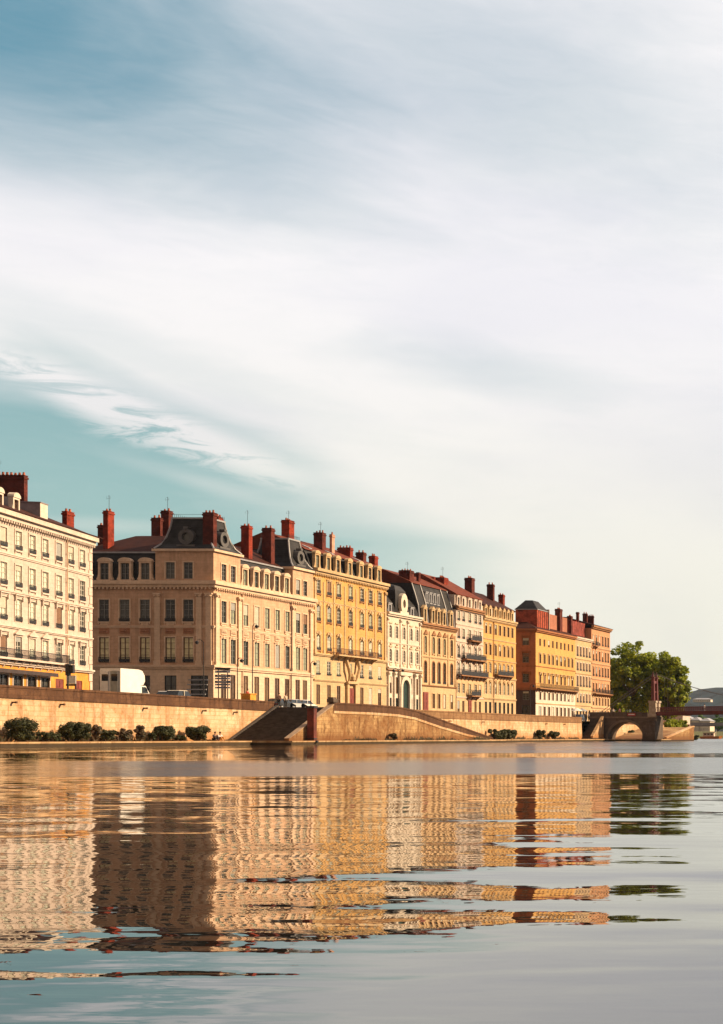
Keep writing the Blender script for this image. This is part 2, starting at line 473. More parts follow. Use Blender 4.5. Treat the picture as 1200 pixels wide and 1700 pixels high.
        for nm, me, lv in WIN[key]:
            if lv == 0: root = link(name, me, s.root, M=M)
            else: link(nm, me, root)
        if blinds and style == 'french' and not arch and rng.random() < .34: s._blind(root, wd, ht, d)
        return root

    def _blind(s, root, wd, ht, d):
        fr = rng.choice((.22, .35, .5, .7, 1.0)); mm = rng.choice((BLIND_A, BLIND_A, BLIND_B, BLIND_C)); key = ('blind', round(wd, 2), round(ht, 2), fr, mm.name, d)
        if key not in WIN:
            a = MB(); h2 = wd / 2 - .08
            n = max(3, int(ht * fr / .09))
            for i in range(n): z1 = ht - .08 - (ht - .16) * fr * i / n; z0 = ht - .08 - (ht - .16) * fr * (i + .86) / n; a.box(-h2, h2, d - .135, d - .105, z0, z1)
            WIN[key] = a.mesh('blind', mm)
        link('blind', WIN[key], root)

    def wrow(s, FM, us, zb, zt, wd, **kw):
        for u in us: s.win(FM, u, zb, wd, zt - zb, **kw)

    def course(s, name, m, z0, z1, out, side=False, L0=0.0, L1=None, dent=False):
        """a moulding along the front, turning the near corner when side is set"""
        L1 = s.L if L1 is None else L1
        b = s.mb(); h = z1 - z0
        xs = -out if side else L0
        b.box(xs, L1, -out, -.001, z0 + h * .45, z1); b.box(xs + (out * .4 if side else 0), L1, -out * .6, -.001, z0, z0 + h * .45 - .002)
        if side:
            b.box(-out, -.001, .0, s.depth, z0 + h * .45, z1); b.box(-out * .6, -.001, .0, s.depth, z0, z0 + h * .45 - .002)
        if dent:
            n = int((L1 - L0) / .5)
            for i in range(n):
                x = L0 + (i + .5) * (L1 - L0) / n; b.box(x - .11, x + .11, -out * .55, -.001, z0 - .22, z0 - .003)
            if side:
                n = int(s.depth / .5)
                for i in range(n): b.box(-out * .55, -.001, (i + .4) * s.depth / n, (i + .4) * s.depth / n + .22, z0 - .22, z0 - .003)
        return s.part(name, b, m)

    def loft(s, name, m, prof, x0=0, x1=None, y0=0, y1=None, ends=(1, 1, 1, 1), cap=True, parent=None):
        """roof: rectangle inset by prof[i][0] at height prof[i][1]; ends = near, far, front, back insets on/off"""
        x1 = s.L if x1 is None else x1; y1 = s.depth if y1 is None else y1
        b = s.mb(); rr = []
        for i, z in prof:
            rr.append([(x0 + i * ends[0], y0 + i * ends[2], z), (x1 - i * ends[1], y0 + i * ends[2], z), (x1 - i * ends[1], y1 - i * ends[3], z), (x0 + i * ends[0], y1 - i * ends[3], z)])
        b.rings(rr)
        return s.part(name, b, m, parent)

    def dormer(s, FM, u, zb, wd, ht, m, top='arc', back=2.0, pane=PANE_DARK, y=0.12, frame=GREYFR, cheek=SLATE):
        M = FM @ Matrix.Translation((u, y, zb))
        key = ('dormer', round(wd, 2), round(ht, 2), m.name, top, back, pane.name, frame.name, cheek.name)
        if key not in WIN:
            j = .24; h2 = wd / 2; a = MB()
            a.box(-h2 - j, -h2, 0, .45, 0, ht); a.box(h2, h2 + j, 0, .45, 0, ht); a.box(-h2 - j, h2 + j, 0, .45, ht + .002, ht + .2); a.box(-h2 - j - .05, h2 + j + .05, -.08, .45, -.16, -.002)
            for sx in (-1, 1):     # scrolls at the foot of the jambs
                a.prism([(sx * (h2 + j + .002), 0), (sx * (h2 + j + .3), 0), (sx * (h2 + j + .12), .35), (sx * (h2 + j + .002), .9)][::sx], .05, .35)
            if top == 'arc':
                pl = [(-h2 - j - .08, ht + .202), (h2 + j + .08, ht + .202)] + [((h2 + j + .08) * math.cos(math.pi * i / 8), ht + .26 + .46 * math.sin(math.pi * i / 8)) for i in range(9)]
                a.prism(pl, -.08, .5)
            elif top == 'gable': a.prism([(-h2 - j - .1, ht + .202), (h2 + j + .1, ht + .202), (0, ht + .75)], -.08, .5)
            else: a.box(-h2 - j - .08, h2 + j + .08, -.08, .5, ht + .202, ht + .34)
            b = MB(); b.box(-h2 - j + .03, h2 + j - .03, .452, back, 0, ht + .2)
            c = MB()
            c.box(-h2, -h2 + .07, .16, .24, 0, ht); c.box(h2 - .07, h2, .16, .24, 0, ht); c.box(-.04, .04, .16, .24, 0, ht)
            for k in (.35, .7): c.box(-h2 + .07, -.04, .17, .24, k * ht, k * ht + .05); c.box(.04, h2 - .07, .17, .24, k * ht, k * ht + .05)
            e = MB(); e.box(-h2, h2, .26, .28, 0, ht)
            WIN[key] = [('dormer', a.mesh('dormer', m), 0), ('cheek', b.mesh('cheek', cheek), 1), ('window_frame', c.mesh('window_frame', frame), 1), ('pane', e.mesh('pane', pane), 1)]
        root = None
        for nm, me, lv in WIN[key]:
            if lv == 0: root = link(nm, me, s.root, M=M)
            else: link(nm, me, root)
        return root

    def chimney(s, pl, pm, pr, ytop, ybase, Xc, m=BRICK, pots=True, cap=True, ant=False):
        """brick stack; near-river corner at world x = Xc, seen along the direction pm"""
        Yc = Yat(pm, Xc); sc = F_PX / Yc; wx = (pm - pl) / sc; ly = Yat(pr, Xc) - Yc
        zt, zb = zz(ytop, Yc), zz(ybase, Yc) - 2.0
        rz = s.root.rotation_euler[2]
        b = MB(); b.M = Matrix.Rotation(-rz, 4, 'Z') @ Matrix.Translation((-s.X, -s.Y, -s.z0))
        lean = rng.uniform(-.02, .02)
        capz = zt - (.35 if pots else 0)
        b.box(Xc - wx, Xc, Yc, Yc + ly, zb, capz - .42)
        if cap:
            b.box(Xc - wx - .07, Xc + .07, Yc - .07, Yc + ly + .07, capz - .418, capz - .2); b.box(Xc - wx, Xc, Yc, Yc + ly, capz - .198, capz - .08)
            b.box(Xc - wx - .04, Xc + .04, Yc - .04, Yc + ly + .04, capz - .078, capz)
        else: b.box(Xc - wx, Xc, Yc, Yc + ly, capz - .418, capz)
        o = s.part('chimney', b, m)
        if pots:
            p = MB(); p.M = b.M; n = max(1, int(max(wx, ly) / .42))
            for i in range(n):
                hh = rng.uniform(.25, .42)
                if wx > ly: cx, cy = Xc - wx * (i + .5) / n, Yc + ly / 2
                else: cx, cy = Xc - wx / 2, Yc + ly * (i + .5) / n
                p.lathe([(.12, capz + .002), (.15, capz + .06), (.10, capz + hh * .7), (.12, capz + hh)], cx, cy, 8)
            p.build('chimney_pot', POT, o)
        if ant:
            p = MB(); p.M = b.M; cx, cy = Xc - wx * .4, Yc + ly * .5; h = zt + rng.uniform(1.1, 1.9)
            p.tube([(cx, cy, capz - .1), (cx, cy, h)], .022, 6)
            for k, (dz, ww) in enumerate(((-.08, .35), (-.4, .5))[:rng.choice((1, 2, 2))]):
                p.tube([(cx - ww, cy + .3, h + dz + .04), (cx + ww * .6, cy - .3, h + dz)], .014, 5)
            for q in (-.3, .15): p.tube([(cx + q, cy, h - .5), (cx + q, cy, h - .1)], .01, 5)
            p.build('antenna', IRON, o)
        return o

    def balcony(s, u0, u1, z, out=0.9, rail=1.0, m=None, FM=None, iron=IRON, brackets=True, solid=False):
        FM = s.F if FM is None else FM
        b = MB(); b.M = FM.copy()
        b.box(u0, u1, -out, -.002, z - .18, z)
        if brackets:
            n = max(2, int((u1 - u0) / 1.6) + 1)
            for i in range(n):
                x = u0 + .2 + (u1 - u0 - .4) * i / (n - 1)
                b.add([(x - .1, -.002, z - .18), (x + .1, -.002, z - .18), (x + .1, -out * .85, z - .18), (x - .1, -out * .85, z - .18),
                       (x - .1, -.002, z - .95), (x + .1, -.002, z - .95), (x + .1, -out * .3, z - .6), (x - .1, -out * .3, z - .6)],
                      [(0, 1, 2, 3), (7, 6, 5, 4), (0, 4, 5, 1), (3, 2, 6, 7), (1, 5, 6, 2), (0, 3, 7, 4)])
        o = s.part('balcony', b, m)
        r = MB(); r.M = FM.copy()
        r.box(u0, u1, -out + .02, -out + .07, z + rail - .06, z + rail); r.box(u0, u1, -out + .03, -out + .06, z + .06, z + .1)
        for x in (u0, u1 - .05): r.box(x, x + .05, -out + .071, -.002, z + rail - .06, z + rail)
        n = int((u1 - u0) / .16)
        for i in range(n + 1):
            x = u0 + (u1 - u0) * i / n; r.box(x - .022, x + .022, -out + .035, -out + .055, z + .1, z + rail - .06)
        if solid: r.box(u0 + .02, u1 - .02, -out + .04, -out + .05, z + .12, z + rail * .75)
        for i in range(5):
            y = -out + .12 + (out - .15) * i / 5
            for x in (u0 + .01, u1 - .04): r.box(x, x + .03, y, y + .03, z, z + rail - .062)
        r.build('railing', iron, o)
        return o

    def pipe(s, u, z0, z1, m=None):
        b = s.mb(); b.tube([(u, -.14, z0), (u, -.14, z1)], .075, 8)
        for i in range(int((z1 - z0) / 3) + 1): b.box(u - .1, u + .1, -.16, -.001, z0 + .5 + 3 * i, z0 + .56 + 3 * i)
        s.part('downpipe', b, m or ZINC)

    def pilaster(s, FM, u, z0, z1, wd, m, out=.16, capital=True):
        b = MB(); b.M = FM.copy()
        b.box(u - wd / 2, u + wd / 2, -out, -.001, z0 + .5, z1 - .55); b.box(u - wd / 2 - .08, u + wd / 2 + .08, -out - .06, -.001, z0, z0 + .498)
        if capital:
            b.box(u - wd / 2 - .05, u + wd / 2 + .05, -out - .05, -.001, z1 - .548, z1 - .3); b.box(u - wd / 2 - .14, u + wd / 2 + .14, -out - .14, -.001, z1 - .298, z1 - .1)
            for sx in (-1, 1): b.lathe([(.02, z1 - .62), (.13, z1 - .55), (.13, z1 - .38), (.02, z1 - .3)], u + sx * wd * .38, -out - .1, 6)
        s.part('pilaster', b, m)

    def door(s, FM, u, z0, wd, ht, m, d=.16, label=None):
        b = MB(); b.M = FM @ Matrix.Translation((u, 0, z0)); h2 = wd / 2
        b.box(-h2 + .01, -.015, d - .1, d - .02, 0, ht - .01); b.box(.015, h2 - .01, d - .1, d - .02, 0, ht - .01)
        for sx in (-1, 1):
            for k in (.08, .4, .72):
                x0, x1 = sorted((sx * .12, sx * (h2 - .14))); b.box(x0, x1, d - .13, d - .102, k * ht, k * ht + ht * .22)
        o = s.part('door', b, m, label=label)
        h = MB(); h.M = b.M; h.lathe([(.02, 1.0), (.05, 1.03), (.05, 1.08), (.02, 1.11)], .12, d - .16, 8); h.build('handle', IRON, o)


def face(b, L, z0, z1, rows, d=.16):
    """wall face in the x/z plane (outward = -y) with recessed openings; rows: (zb, zt, [(u, w)], arch)"""
    z = z0
    for row in sorted(rows, key=lambda r: r[0]):
        zb, zt, us = row[0], row[1], row[2]; arch = len(row) > 3 and row[3]
        if zb < z0 - 1e-6 or zt > z1 + 1e-6: continue
        if zb > z + 1e-5: b.quad((0, 0, z), (L, 0, z), (L, 0, zb), (0, 0, zb))
        x = 0.0
        for u, wd in sorted(us):
            a, c = u - wd / 2, u + wd / 2
            b.quad((x, 0, zb), (a, 0, zb), (a, 0, zt), (x, 0, zt)); x = c
            b.quad((a, 0, zb), (c, 0, zb), (c, d, zb), (a, d, zb))
            if arch:
                zs = zt - wd / 2; n = 10
                b.quad((a, 0, zb), (a, d, zb), (a, d, zs), (a, 0, zs)); b.quad((c, d, zb), (c, 0, zb), (c, 0, zs), (c, d, zs))
                for i in range(n):
                    p, q = math.pi * i / n, math.pi * (i + 1) / n
                    X0, Z0, X1, Z1 = u + wd / 2 * math.cos(p), zs + wd / 2 * math.sin(p), u + wd / 2 * math.cos(q), zs + wd / 2 * math.sin(q)
                    b.quad((X0, 0, Z0), (X0, 0, zt), (X1, 0, zt), (X1, 0, Z1)); b.quad((X0, d, Z0), (X0, 0, Z0), (X1, 0, Z1), (X1, d, Z1))
            else:
                b.quad((a, d, zt), (c, d, zt), (c, 0, zt), (a, 0, zt))
                b.quad((a, 0, zb), (a, d, zb), (a, d, zt), (a, 0, zt)); b.quad((c, d, zb), (c, 0, zb), (c, 0, zt), (c, d, zt))
            b.quad((a, d, zb), (c, d, zb), (c, d, zt), (a, d, zt))
        b.quad((x, 0, zb), (L, 0, zb), (L, 0, zt), (x, 0, zt))
        z = zt
    if z < z1 - 1e-5: b.quad((0, 0, z), (L, 0, z), (L, 0, z1), (0, 0, z1))


# ------------------------------------------------------------------ setting: water, banks, street
def water_mat():
    m = bpy.data.materials.new('river_water'); m.use_nodes = True; t = NT(m.node_tree)
    p = t.n('ShaderNodeBsdfPrincipled'); o = t.n('ShaderNodeOutputMaterial'); t.t.links.new(p.outputs[0], o.inputs[0])
    pos = t.n('ShaderNodeTexCoord').outputs['Object']
    x, y, z = t.xyz(pos)
    # wind: glassy near this bank, a ruffled belt further out with calm lanes in it
    lane = t.noise(t.comb(t.math('MULTIPLY', x, 0.012), t.math('MULTIPLY', y, 0.055), 0.0), 1.0, 2, 0.5)
    patch = t.noise(t.comb(t.math('MULTIPLY', x, 0.05), t.math('MULTIPLY', y, 0.10), 5.0), 1.0, 3, 0.6)
    pc = t.math('SUBTRACT', patch, 0.5)
    yy = t.math('ADD', y, t.math('MULTIPLY', pc, 20.0))
    open_ = t.ramp(t.math('ADD', t.math('ADD', x, t.math('MULTIPLY', y, 0.48)), t.math('MULTIPLY', pc, 20.0)), -9.0, 9.0)   # away from the sheltered bank
    near = t.math('MULTIPLY', t.ramp(yy, 33, 37), t.math('SUBTRACT', 1.0, t.math('MULTIPLY', t.ramp(yy, 48, 58), t.math('SUBTRACT', 1.0, open_))))
    near = t.math('MULTIPLY', near, t.ramp(t.math('ADD', x, t.math('MULTIPLY', y, 0.66)), -5.0, 3.0, 0.1, 1.0))
    lanes = t.math('MULTIPLY', t.ramp(y, 60, 65), t.ramp(y, 76, 82, 1, 0))
    belt = t.math('MULTIPLY', near, t.math('SUBTRACT', 1.0, t.math('MULTIPLY', lanes, 0.93)))
    belt = t.math('MULTIPLY', belt, t.ramp(lane, 0.30, 0.48, 0.75, 1.0))
    # slopes of the surface: slow swell, metre-long ripples, short chop in the belt
    def slope(sx, sy, sc, off, det=2.0, rough=0.5, dist=0.0):
        v = t.comb(t.math('MULTIPLY', x, sx), t.math('ADD', t.math('MULTIPLY', y, sy), off), off * 0.37)
        n = t.noise(v, sc, det, rough, dist); return t.math('SUBTRACT', n, 0.5)
    swell = t.math('MULTIPLY', slope(0.34, 1.0, 1.0, 3.0, 1.5), WAVE[0])
    mid = t.math('MULTIPLY', slope(0.9, 1.9, 1.0, 11.0, 2.0, 0.5, 0.3), WAVE[1])
    small = t.math('MULTIPLY', slope(1.6, 7.0, 1.0, 23.0, 3.0, 0.6), WAVE[2])
    sy_ = t.math('ADD', t.math('ADD', swell, mid), small)
    zig = t.math('MULTIPLY', slope(0.12, 2.3, 1.0, 41.0, 1.0), WAVE[3])
    zig2 = t.math('MULTIPLY', slope(1.0, 7.5, 1.0, 57.0, 3.0, 0.6), WAVE[4])
    sx_ = t.math('ADD', zig, zig2)
    # long low wake waves crossing the calm water
    wob = t.math('MULTIPLY', slope(0.25, 0.25, 1.0, 71.0, 3.0), 2.2)
    yw = t.math('ADD', y, wob)
    sy_ = t.math('ADD', sy_, t.math('MULTIPLY', t.ramp(yw, 7.4, 6.7), 0.0125))
    for yc_, wd_, amp_, kx_ in ((9.3, .36, .034, -.49), (11.9, .26, .022, -.50), (15.5, .5, .016, -.42), (8.45, .34, -.026, -.60), (7.75, .14, .022, -.46), (7.25, .26, -.040, -.60), (6.35, .10, -.017, -.9), (5.6, .09, -.024, -.9)):
        g = t.math('DIVIDE', t.math('SUBTRACT', yw, yc_), wd_); g = t.math('POWER', 2.718, t.math('MULTIPLY', t.math('MULTIPLY', g, g), -1.0))
        side_ = t.ramp(t.math('ADD', x, -kx_ * yc_), -1.2, 1.0)
        sy_ = t.math('ADD', sy_, t.math('MULTIPLY', t.math('MULTIPLY', g, side_), amp_))
    chop = t.noise(t.comb(t.math('MULTIPLY', x, 2.2), t.math('MULTIPLY', y, 1.6), 0.0), 1.0, 3, 0.7, 0.0, 1)
    cx, cy, cz = t.xyz(chop)
    k = t.math('MULTIPLY', belt, 0.10)
    sy_ = t.math('ADD', sy_, t.math('MULTIPLY', t.math('SUBTRACT', cy, 0.5), k)); sx_ = t.math('ADD', sx_, t.math('MULTIPLY', t.math('SUBTRACT', cx, 0.5), k))
    nrm = t.vmath('NORMALIZE', t.comb(t.math('MULTIPLY', sx_, -1.0), t.math('MULTIPLY', sy_, -1.0), 1.0))
    t.put(p.inputs['Normal'], nrm)
    p.inputs['Base Color'].default_value = (0.010, 0.009, 0.006, 1)
    t.put(p.inputs['Roughness'], t.math('ADD', t.math('MULTIPLY', belt, 0.19), 0.012))
    p.inputs['IOR'].default_value = 2.0
    return m

WAVE = (0.068, 0.050, 0.060, 0.046, 0.055)
b = MB()
xs = [-3200, -600, -200, -88, -60, -40, -25, -15, -8, 0, 8, 20, 60, 200, 800, 2600]; ys = [-300, -60, 0, 3, 6, 10, 16, 26, 40, 70, 120, 250, 500, 950, 2000, 4200]
for j in range(len(ys) - 1):
    for i in range(len(xs) - 1): b.quad((xs[i], ys[j], 0), (xs[i + 1], ys[j], 0), (xs[i + 1], ys[j + 1], 0), (xs[i], ys[j + 1], 0))
b.build('river_water', water_mat(), kind='structure')
b = MB(); b.quad((-3250, -350, -3), (2650, -350, -3), (2650, 4250, -3), (-3250, 4250, -3))
b.build('ground', plain('river_bed', (0.06, 0.05, 0.035), 0.95), kind='structure')

QUAY = quay_stone('quay_stone_pale', (0.72, 0.55, 0.36), (0.44, 0.21, 0.075), 0.55)
QUAY2 = quay_stone('quay_stone_weathered', (0.52, 0.34, 0.16), (0.20, 0.085, 0.03), 0.95)
PARAPET = quay_stone('parapet_stone', (0.17, 0.085, 0.045), (0.075, 0.035, 0.02), 0.8)
STEP = plain('step_stone', (0.065, 0.052, 0.045), 0.9, 0.3)
TOW = quay_stone('towpath_stone', (0.58, 0.40, 0.22), (0.34, 0.18, 0.08), 0.5, 0.0)
ASPH = plain('asphalt', (0.05, 0.05, 0.052), 0.9)
PAVE = plain('pavement', (0.24, 0.22, 0.19), 0.9)
DARKST = quay_stone('dark_ashlar', (0.17, 0.13, 0.105), (0.09, 0.065, 0.05), 0.5)

WQ = -92.0
ysamp = [40, 100, 126, 145, 165, 170.4, 190, 210, 230, 250, 281, 300, 345]
b = MB()
for a, c in zip(ysamp, ysamp[1:]):
    b.quad((-700, a, street_z(a)), (WQ - .3, a, street_z(a)), (WQ - .3, c, street_z(c)), (-700, c, street_z(c)))
b.build('street', ASPH, kind='structure')
b = MB()
for a, c in zip(ysamp, ysamp[1:]):       # pavement along the river side, with a kerb towards the road
    za, zc = street_z(a) + .13, street_z(c) + .13
    b.quad((WQ - 2.6, a, za), (WQ - .31, a, za), (WQ - .31, c, zc), (WQ - 2.6, c, zc)); b.quad((WQ - 2.6, a, za - .13), (WQ - 2.6, a, za), (WQ - 2.6, c, zc), (WQ - 2.6, c, zc - .13))
b.build('pavement', PAVE, kind='structure')
b = MB()
for i in range(40):
    a = 60 + i * 7; za, zc = street_z(a) + .006, street_z(a + 3) + .006
    b.quad((-97.9, a, za), (-97.75, a, za), (-97.75, a + 3, zc), (-97.9, a + 3, zc))
b.build('road_marking', plain('road_paint', (0.7, 0.7, 0.68), 0.7), kind='structure')
# towpath (low ledge)
b = MB()
def ledge(y0, y1, x0, x1, z=.46):
    b.box(x0, x1, y0, y1, -2.5, z - .16); b.box(x0, x1 + .10, y0, y1, z - .158, z)
ledge(60, 159.0, WQ - .2, -88.3); ledge(159.002, 221, WQ - .2, -83.9, .45); ledge(221.002, 287.6, WQ - .2, -88.6); ledge(287.602, 296, -91.5, -78.5, .40); ledge(296.002, 345, WQ - 2.2, -88.4)
b.build('towpath', TOW, kind='structure')


def quay_wall(name, label, y0, y1, xface=WQ, mat_=QUAY, ztop=parapet_z, spouts=(), par_m=PARAPET, cond=True):
    t = thing(name, label, 'wall', (xface, y0, 0), group='embankment walls of the quay')
    n = max(2, int((y1 - y0) / 6)); b = MB(); c = MB()
    for i in range(n):
        a, d_ = (y1 - y0) * i / n, (y1 - y0) * (i + 1) / n
        za, zd = ztop(y0 + a), ztop(y0 + d_)
        b.add([(0.25, a, -2.5), (0.25, d_, -2.5), (0, d_, zd - 1.14), (0, a, za - 1.14)], [(0, 1, 2, 3)])
        for (xo0, xo1, k0, k1) in ((-.45, .10, -1.138, -.98), (-.42, .02, -.978, -.20), (-.48, .08, -.198, 0)):
            vs = [(xo0, a, za + k0), (xo1, a, za + k0), (xo1, d_, zd + k0), (xo0, d_, zd + k0), (xo0, a, za + k1), (xo1, a, za + k1), (xo1, d_, zd + k1), (xo0, d_, zd + k1)]
            f = [(0, 3, 2, 1), (4, 5, 6, 7), (1, 2, 6, 5), (3, 0, 4, 7)]
            if i == 0: f.append((0, 1, 5, 4))
            if i == n - 1: f.append((2, 3, 7, 6))
            c.add(vs, f)
    b.add([(.25, 0, -2.5), (0, 0, ztop(y0) - 1.14), (-.45, 0, ztop(y0) - 1.14), (-.45, 0, -2.5)], [(0, 1, 2, 3)])
    b.add([(.25, y1 - y0, -2.5), (0, y1 - y0, ztop(y1) - 1.14), (-.45, y1 - y0, ztop(y1) - 1.14), (-.45, y1 - y0, -2.5)], [(3, 2, 1, 0)])
    b.build('retaining_wall', mat_, t); c.build('parapet', par_m, t)
    for px in spouts:
        Y = Yat(px, xface) - y0; z = ztop(Y + y0) - 1.5
        g = MB(); g.box(-.2, .38, Y - .08, Y + .08, z - .07, z + .07); g.box(.34, .42, Y - .1, Y + .1, z - .09, z + .09); g.build('drain_spout', par_m, t)
    return t

quay_wall('quay_wall', 'long pale stone embankment wall with brown parapet behind the round bushes at left', 60, 170.4, spouts=(20, 100, 238, 336, 388))
quay_wall('quay_wall', 'stained stone embankment wall running behind the long low hedge to the bridge', 189.0, 281.4, spouts=(745, 800, 905, 935), par_m=quay_stone('parapet_stone_gold', (0.34, 0.20, 0.10), (0.20, 0.10, 0.05), 0.6))
quay_wall('quay_wall', 'sunlit embankment wall seen through the arch under the bridge', 296, 345, ztop=lambda y: 4.75)

# double landing: wide steps down towards the camera, long ramp down upstream, one front wall
t = thing('quay_steps', 'wide dark stone stairway going down to the towpath beside the pale wall', 'stairs', (-88.6, 161, .46))
b = MB(); b.M = Matrix.Translation((88.6, -161, -.46)); n = 25; Y0, Y1, Z0 = 160.6, 170.3, .46; Z1 = 4.38
for i in range(n):
    ya = Y0 + (Y1 - Y0) * i / n; b.box(WQ + .3, -85.4, ya, Y1 if i < n - 1 else Y1, Z0 + (Z1 - Z0) * i / n, Z0 + (Z1 - Z0) * (i + 1) / n)
b.build('steps', STEP, t)
b = MB(); b.M = Matrix.Translation((88.6, -161, -.46)); 
b.add([(WQ + .31, Y0 - .4, .46), (WQ + .62, Y0 - .4, .46), (WQ + .62, Y1, Z1 + .25), (WQ + .31, Y1, Z1 + .25), (WQ + .31, Y1, .46), (WQ + .62, Y1, .46)], [(0, 1, 2, 3), (1, 5, 2), (0, 3, 4)])
b.build('side_kerb', STEP, t)

def along(mb, poly, x0, x1):
    """poly of (y,z) extruded in x"""
    n = len(poly); mb.add([(x1, y, z) for y, z in poly] + [(x0, y, z) for y, z in poly],
        [tuple(range(n)), tuple(range(2 * n - 1, n - 1, -1))] + [(i, i + n, (i + 1) % n + n, (i + 1) % n) for i in range(n)])
def fronttop(y): return lerp(y, [(160.4, .75), (170.3, 4.78), (170.31, 4.95), (180, 4.92), (187, 4.80), (192, 4.45), (218.5, .75)])
t = thing('landing_wall', 'weathered stone landing wall with a gabled outline standing in front of the quay', 'wall', (-85, 190, 0), group='embankment walls of the quay')
T0 = Matrix.Translation((85, -190, 0))
b = MB(); b.M = T0; pts = [160.4, 170.3, 170.31, 180, 187, 192, 200, 209, 218.5]
low = [(y, fronttop(y) - (1.0 if y > 170.305 else .16) * min(1, (fronttop(y)) / 2.6)) for y in pts]
along(b, [(160.4, -2), (218.5, -2)] + low[::-1], -85.4, -84.9); b.build('front_wall', QUAY2, t)
b = MB(); b.M = T0
for i in range(2, len(pts) - 1):
    a, c = pts[i], pts[i + 1]
    along(b, [(a, low[i][1] + .002), (c, low[i + 1][1] + .002), (c, fronttop(c) - .2), (a, fronttop(a) - .2)], -85.38, -84.86)
    along(b, [(a, fronttop(a) - .198), (c, fronttop(c) - .198), (c, fronttop(c)), (a, fronttop(a))], -85.44, -84.80)
b.build('parapet', PARAPET, t)
b = MB(); b.M = T0
along(b, [(160.4, low[0][1] + .002), (170.3, low[1][1] + .002), (170.3, 4.78), (160.4, .75)], -85.46, -84.82)
b.build('stair_coping', plain('coping_stone', (0.30, 0.21, 0.14), 0.9), t)
b = MB(); b.M = T0     # pale course under the parapet
for i in range(2, len(pts) - 1):
    a, c = pts[i], pts[i + 1]; along(b, [(a, low[i][1] - .30), (c, low[i + 1][1] - .30), (c, low[i + 1][1] - .003), (a, low[i][1] - .003)], -84.898, -84.82)
b.build('string_course', QUAY, t)
b = MB(); b.M = T0
for i in range(2, len(pts) - 1):
    a, c = pts[i], pts[i + 1]; ra, rc = [max(.47, fronttop(q) - .62) if q > 187 else street_z(q) for q in (a, c)]
    b.add([(WQ + .3, a, ra), (-85.41, a, ra), (-85.41, c, rc), (WQ + .3, c, rc)], [(0, 1, 2, 3)])
b.build('ramp_surface', ASPH, t)
b = MB(); b.M = T0; b.box(-85.5, -84.7, 169.9, 170.9, 4.95, 5.35); b.box(-85.4, -84.8, 170.0, 170.8, 5.351, 5.55); b.build('end_post', DARKST, t)

# rust-red mooring pile
t = thing('mooring_pile', 'tall rust red mooring pile at the foot of the stairs', 'post', (-84.3, 164.2, -1))
b = MB(); b.box(-.38, .38, -.34, .34, 0, 5.15); b.build('pile', plain('rust_paint', (0.12, 0.02, 0.012), 0.7, 0.5), t)
b = MB(); b.box(-.46, .46, -.42, .42, 5.151, 5.4); b.build('pile_cap', IRON, t)
b = MB(); b.lathe([(.1, 1.2), (.24, 1.25), (.24, 1.45), (.1, 1.5)], .5, 0, 8); b.box(-.42, .42, -.38, .38, 1.6, 1.75); b.build('mooring_ring', IRON, t)

# ------------------------------------------------------------------ second stair, bridge abutment, footbridge
t = thing('quay_steps', 'narrow steep dark steps between the pale wall and the bridge abutment', 'stairs', (-90.5, 281, .45))
b = MB(); b.M = Matrix.Translation((90.5, -281, -.45)); n = 22
for i in range(n):
    ya = 281.0 + 6 * i / n; b.box(WQ + .1, -90.0, ya, 287.5, .45 + 3.9 * i / n, .45 + 3.9 * (i + 1) / n)
b.build('steps', STEP, t)
b = MB(); b.M = Matrix.Translation((90.5, -281, -.45)); along(b, [(280.7, .45), (287.5, .45), (287.5, 4.8), (287.2, 4.8), (280.7, .9)], -89.998, -89.6); b.build('side_wall', QUAY, t)
b = MB(); b.M = Matrix.Translation((90.5, -281, -.45)); along(b, [(280.7, .903), (287.2, 4.803), (287.2, 4.98), (280.7, 1.08)], -90.05, -89.52); b.build('coping', TOW, t)

BY = 288.0
t = thing('footbridge', 'dark red suspension footbridge with a tall slim pylon in front of the trees', 'bridge', (-80, BY, 0))
T0 = Matrix.Translation((80, -BY, 0)); RED = plain('bridge_red', (0.12, 0.022, 0.02), 0.5, 0.25)
b = MB(); b.M = T0
xc, r, za, X0, X1, Zt = -85.4, 3.55, .38, -92.6, -79.3, 4.9; spring = .38
n = 14; arc = [(xc + r * math.cos(math.pi * i / n), spring + r * .98 * math.sin(math.pi * i / n)) for i in range(n + 1)]
for yf, flip in ((BY, 1), (BY + 5.0, -1)):
    fs = []
    vs = [(X1, yf, -2.2), (X1, yf, Zt), (X0, yf, Zt), (X0, yf, -2.2), (arc[0][0], yf, -2.2), (arc[-1][0], yf, -2.2)] + [(x, yf, z) for x, z in arc]
    q = len(vs); vs += [(x, yf, Zt) for x, z in arc]
    fs += [(0, 1, q, 6, 4), (5, 6 + n, q + n, 2, 3)] + [(6 + i, q + i, q + i + 1, 7 + i) for i in range(n)]
    b.add(vs, [f if flip == -1 else f[::-1] for f in fs])
for (x0, z0), (x1, z1) in zip(arc, arc[1:]): b.quad((x0, BY, z0), (x1, BY, z1), (x1, BY + 5, z1), (x0, BY + 5, z0))
for x in (arc[0][0], arc[-1][0]): b.quad((x, BY, -2.2), (x, BY + 5, -2.2), (x, BY + 5, spring), (x, BY, spring))
b.quad((X1, BY, -2.2), (X1, BY + 5, -2.2), (X1, BY + 5, Zt), (X1, BY, Zt)); b.quad((X0, BY, Zt), (X1, BY, Zt), (X1, BY + 5, Zt), (X0, BY + 5, Zt))
b.build('abutment', DARKST, t)
b = MB(); b.M = T0
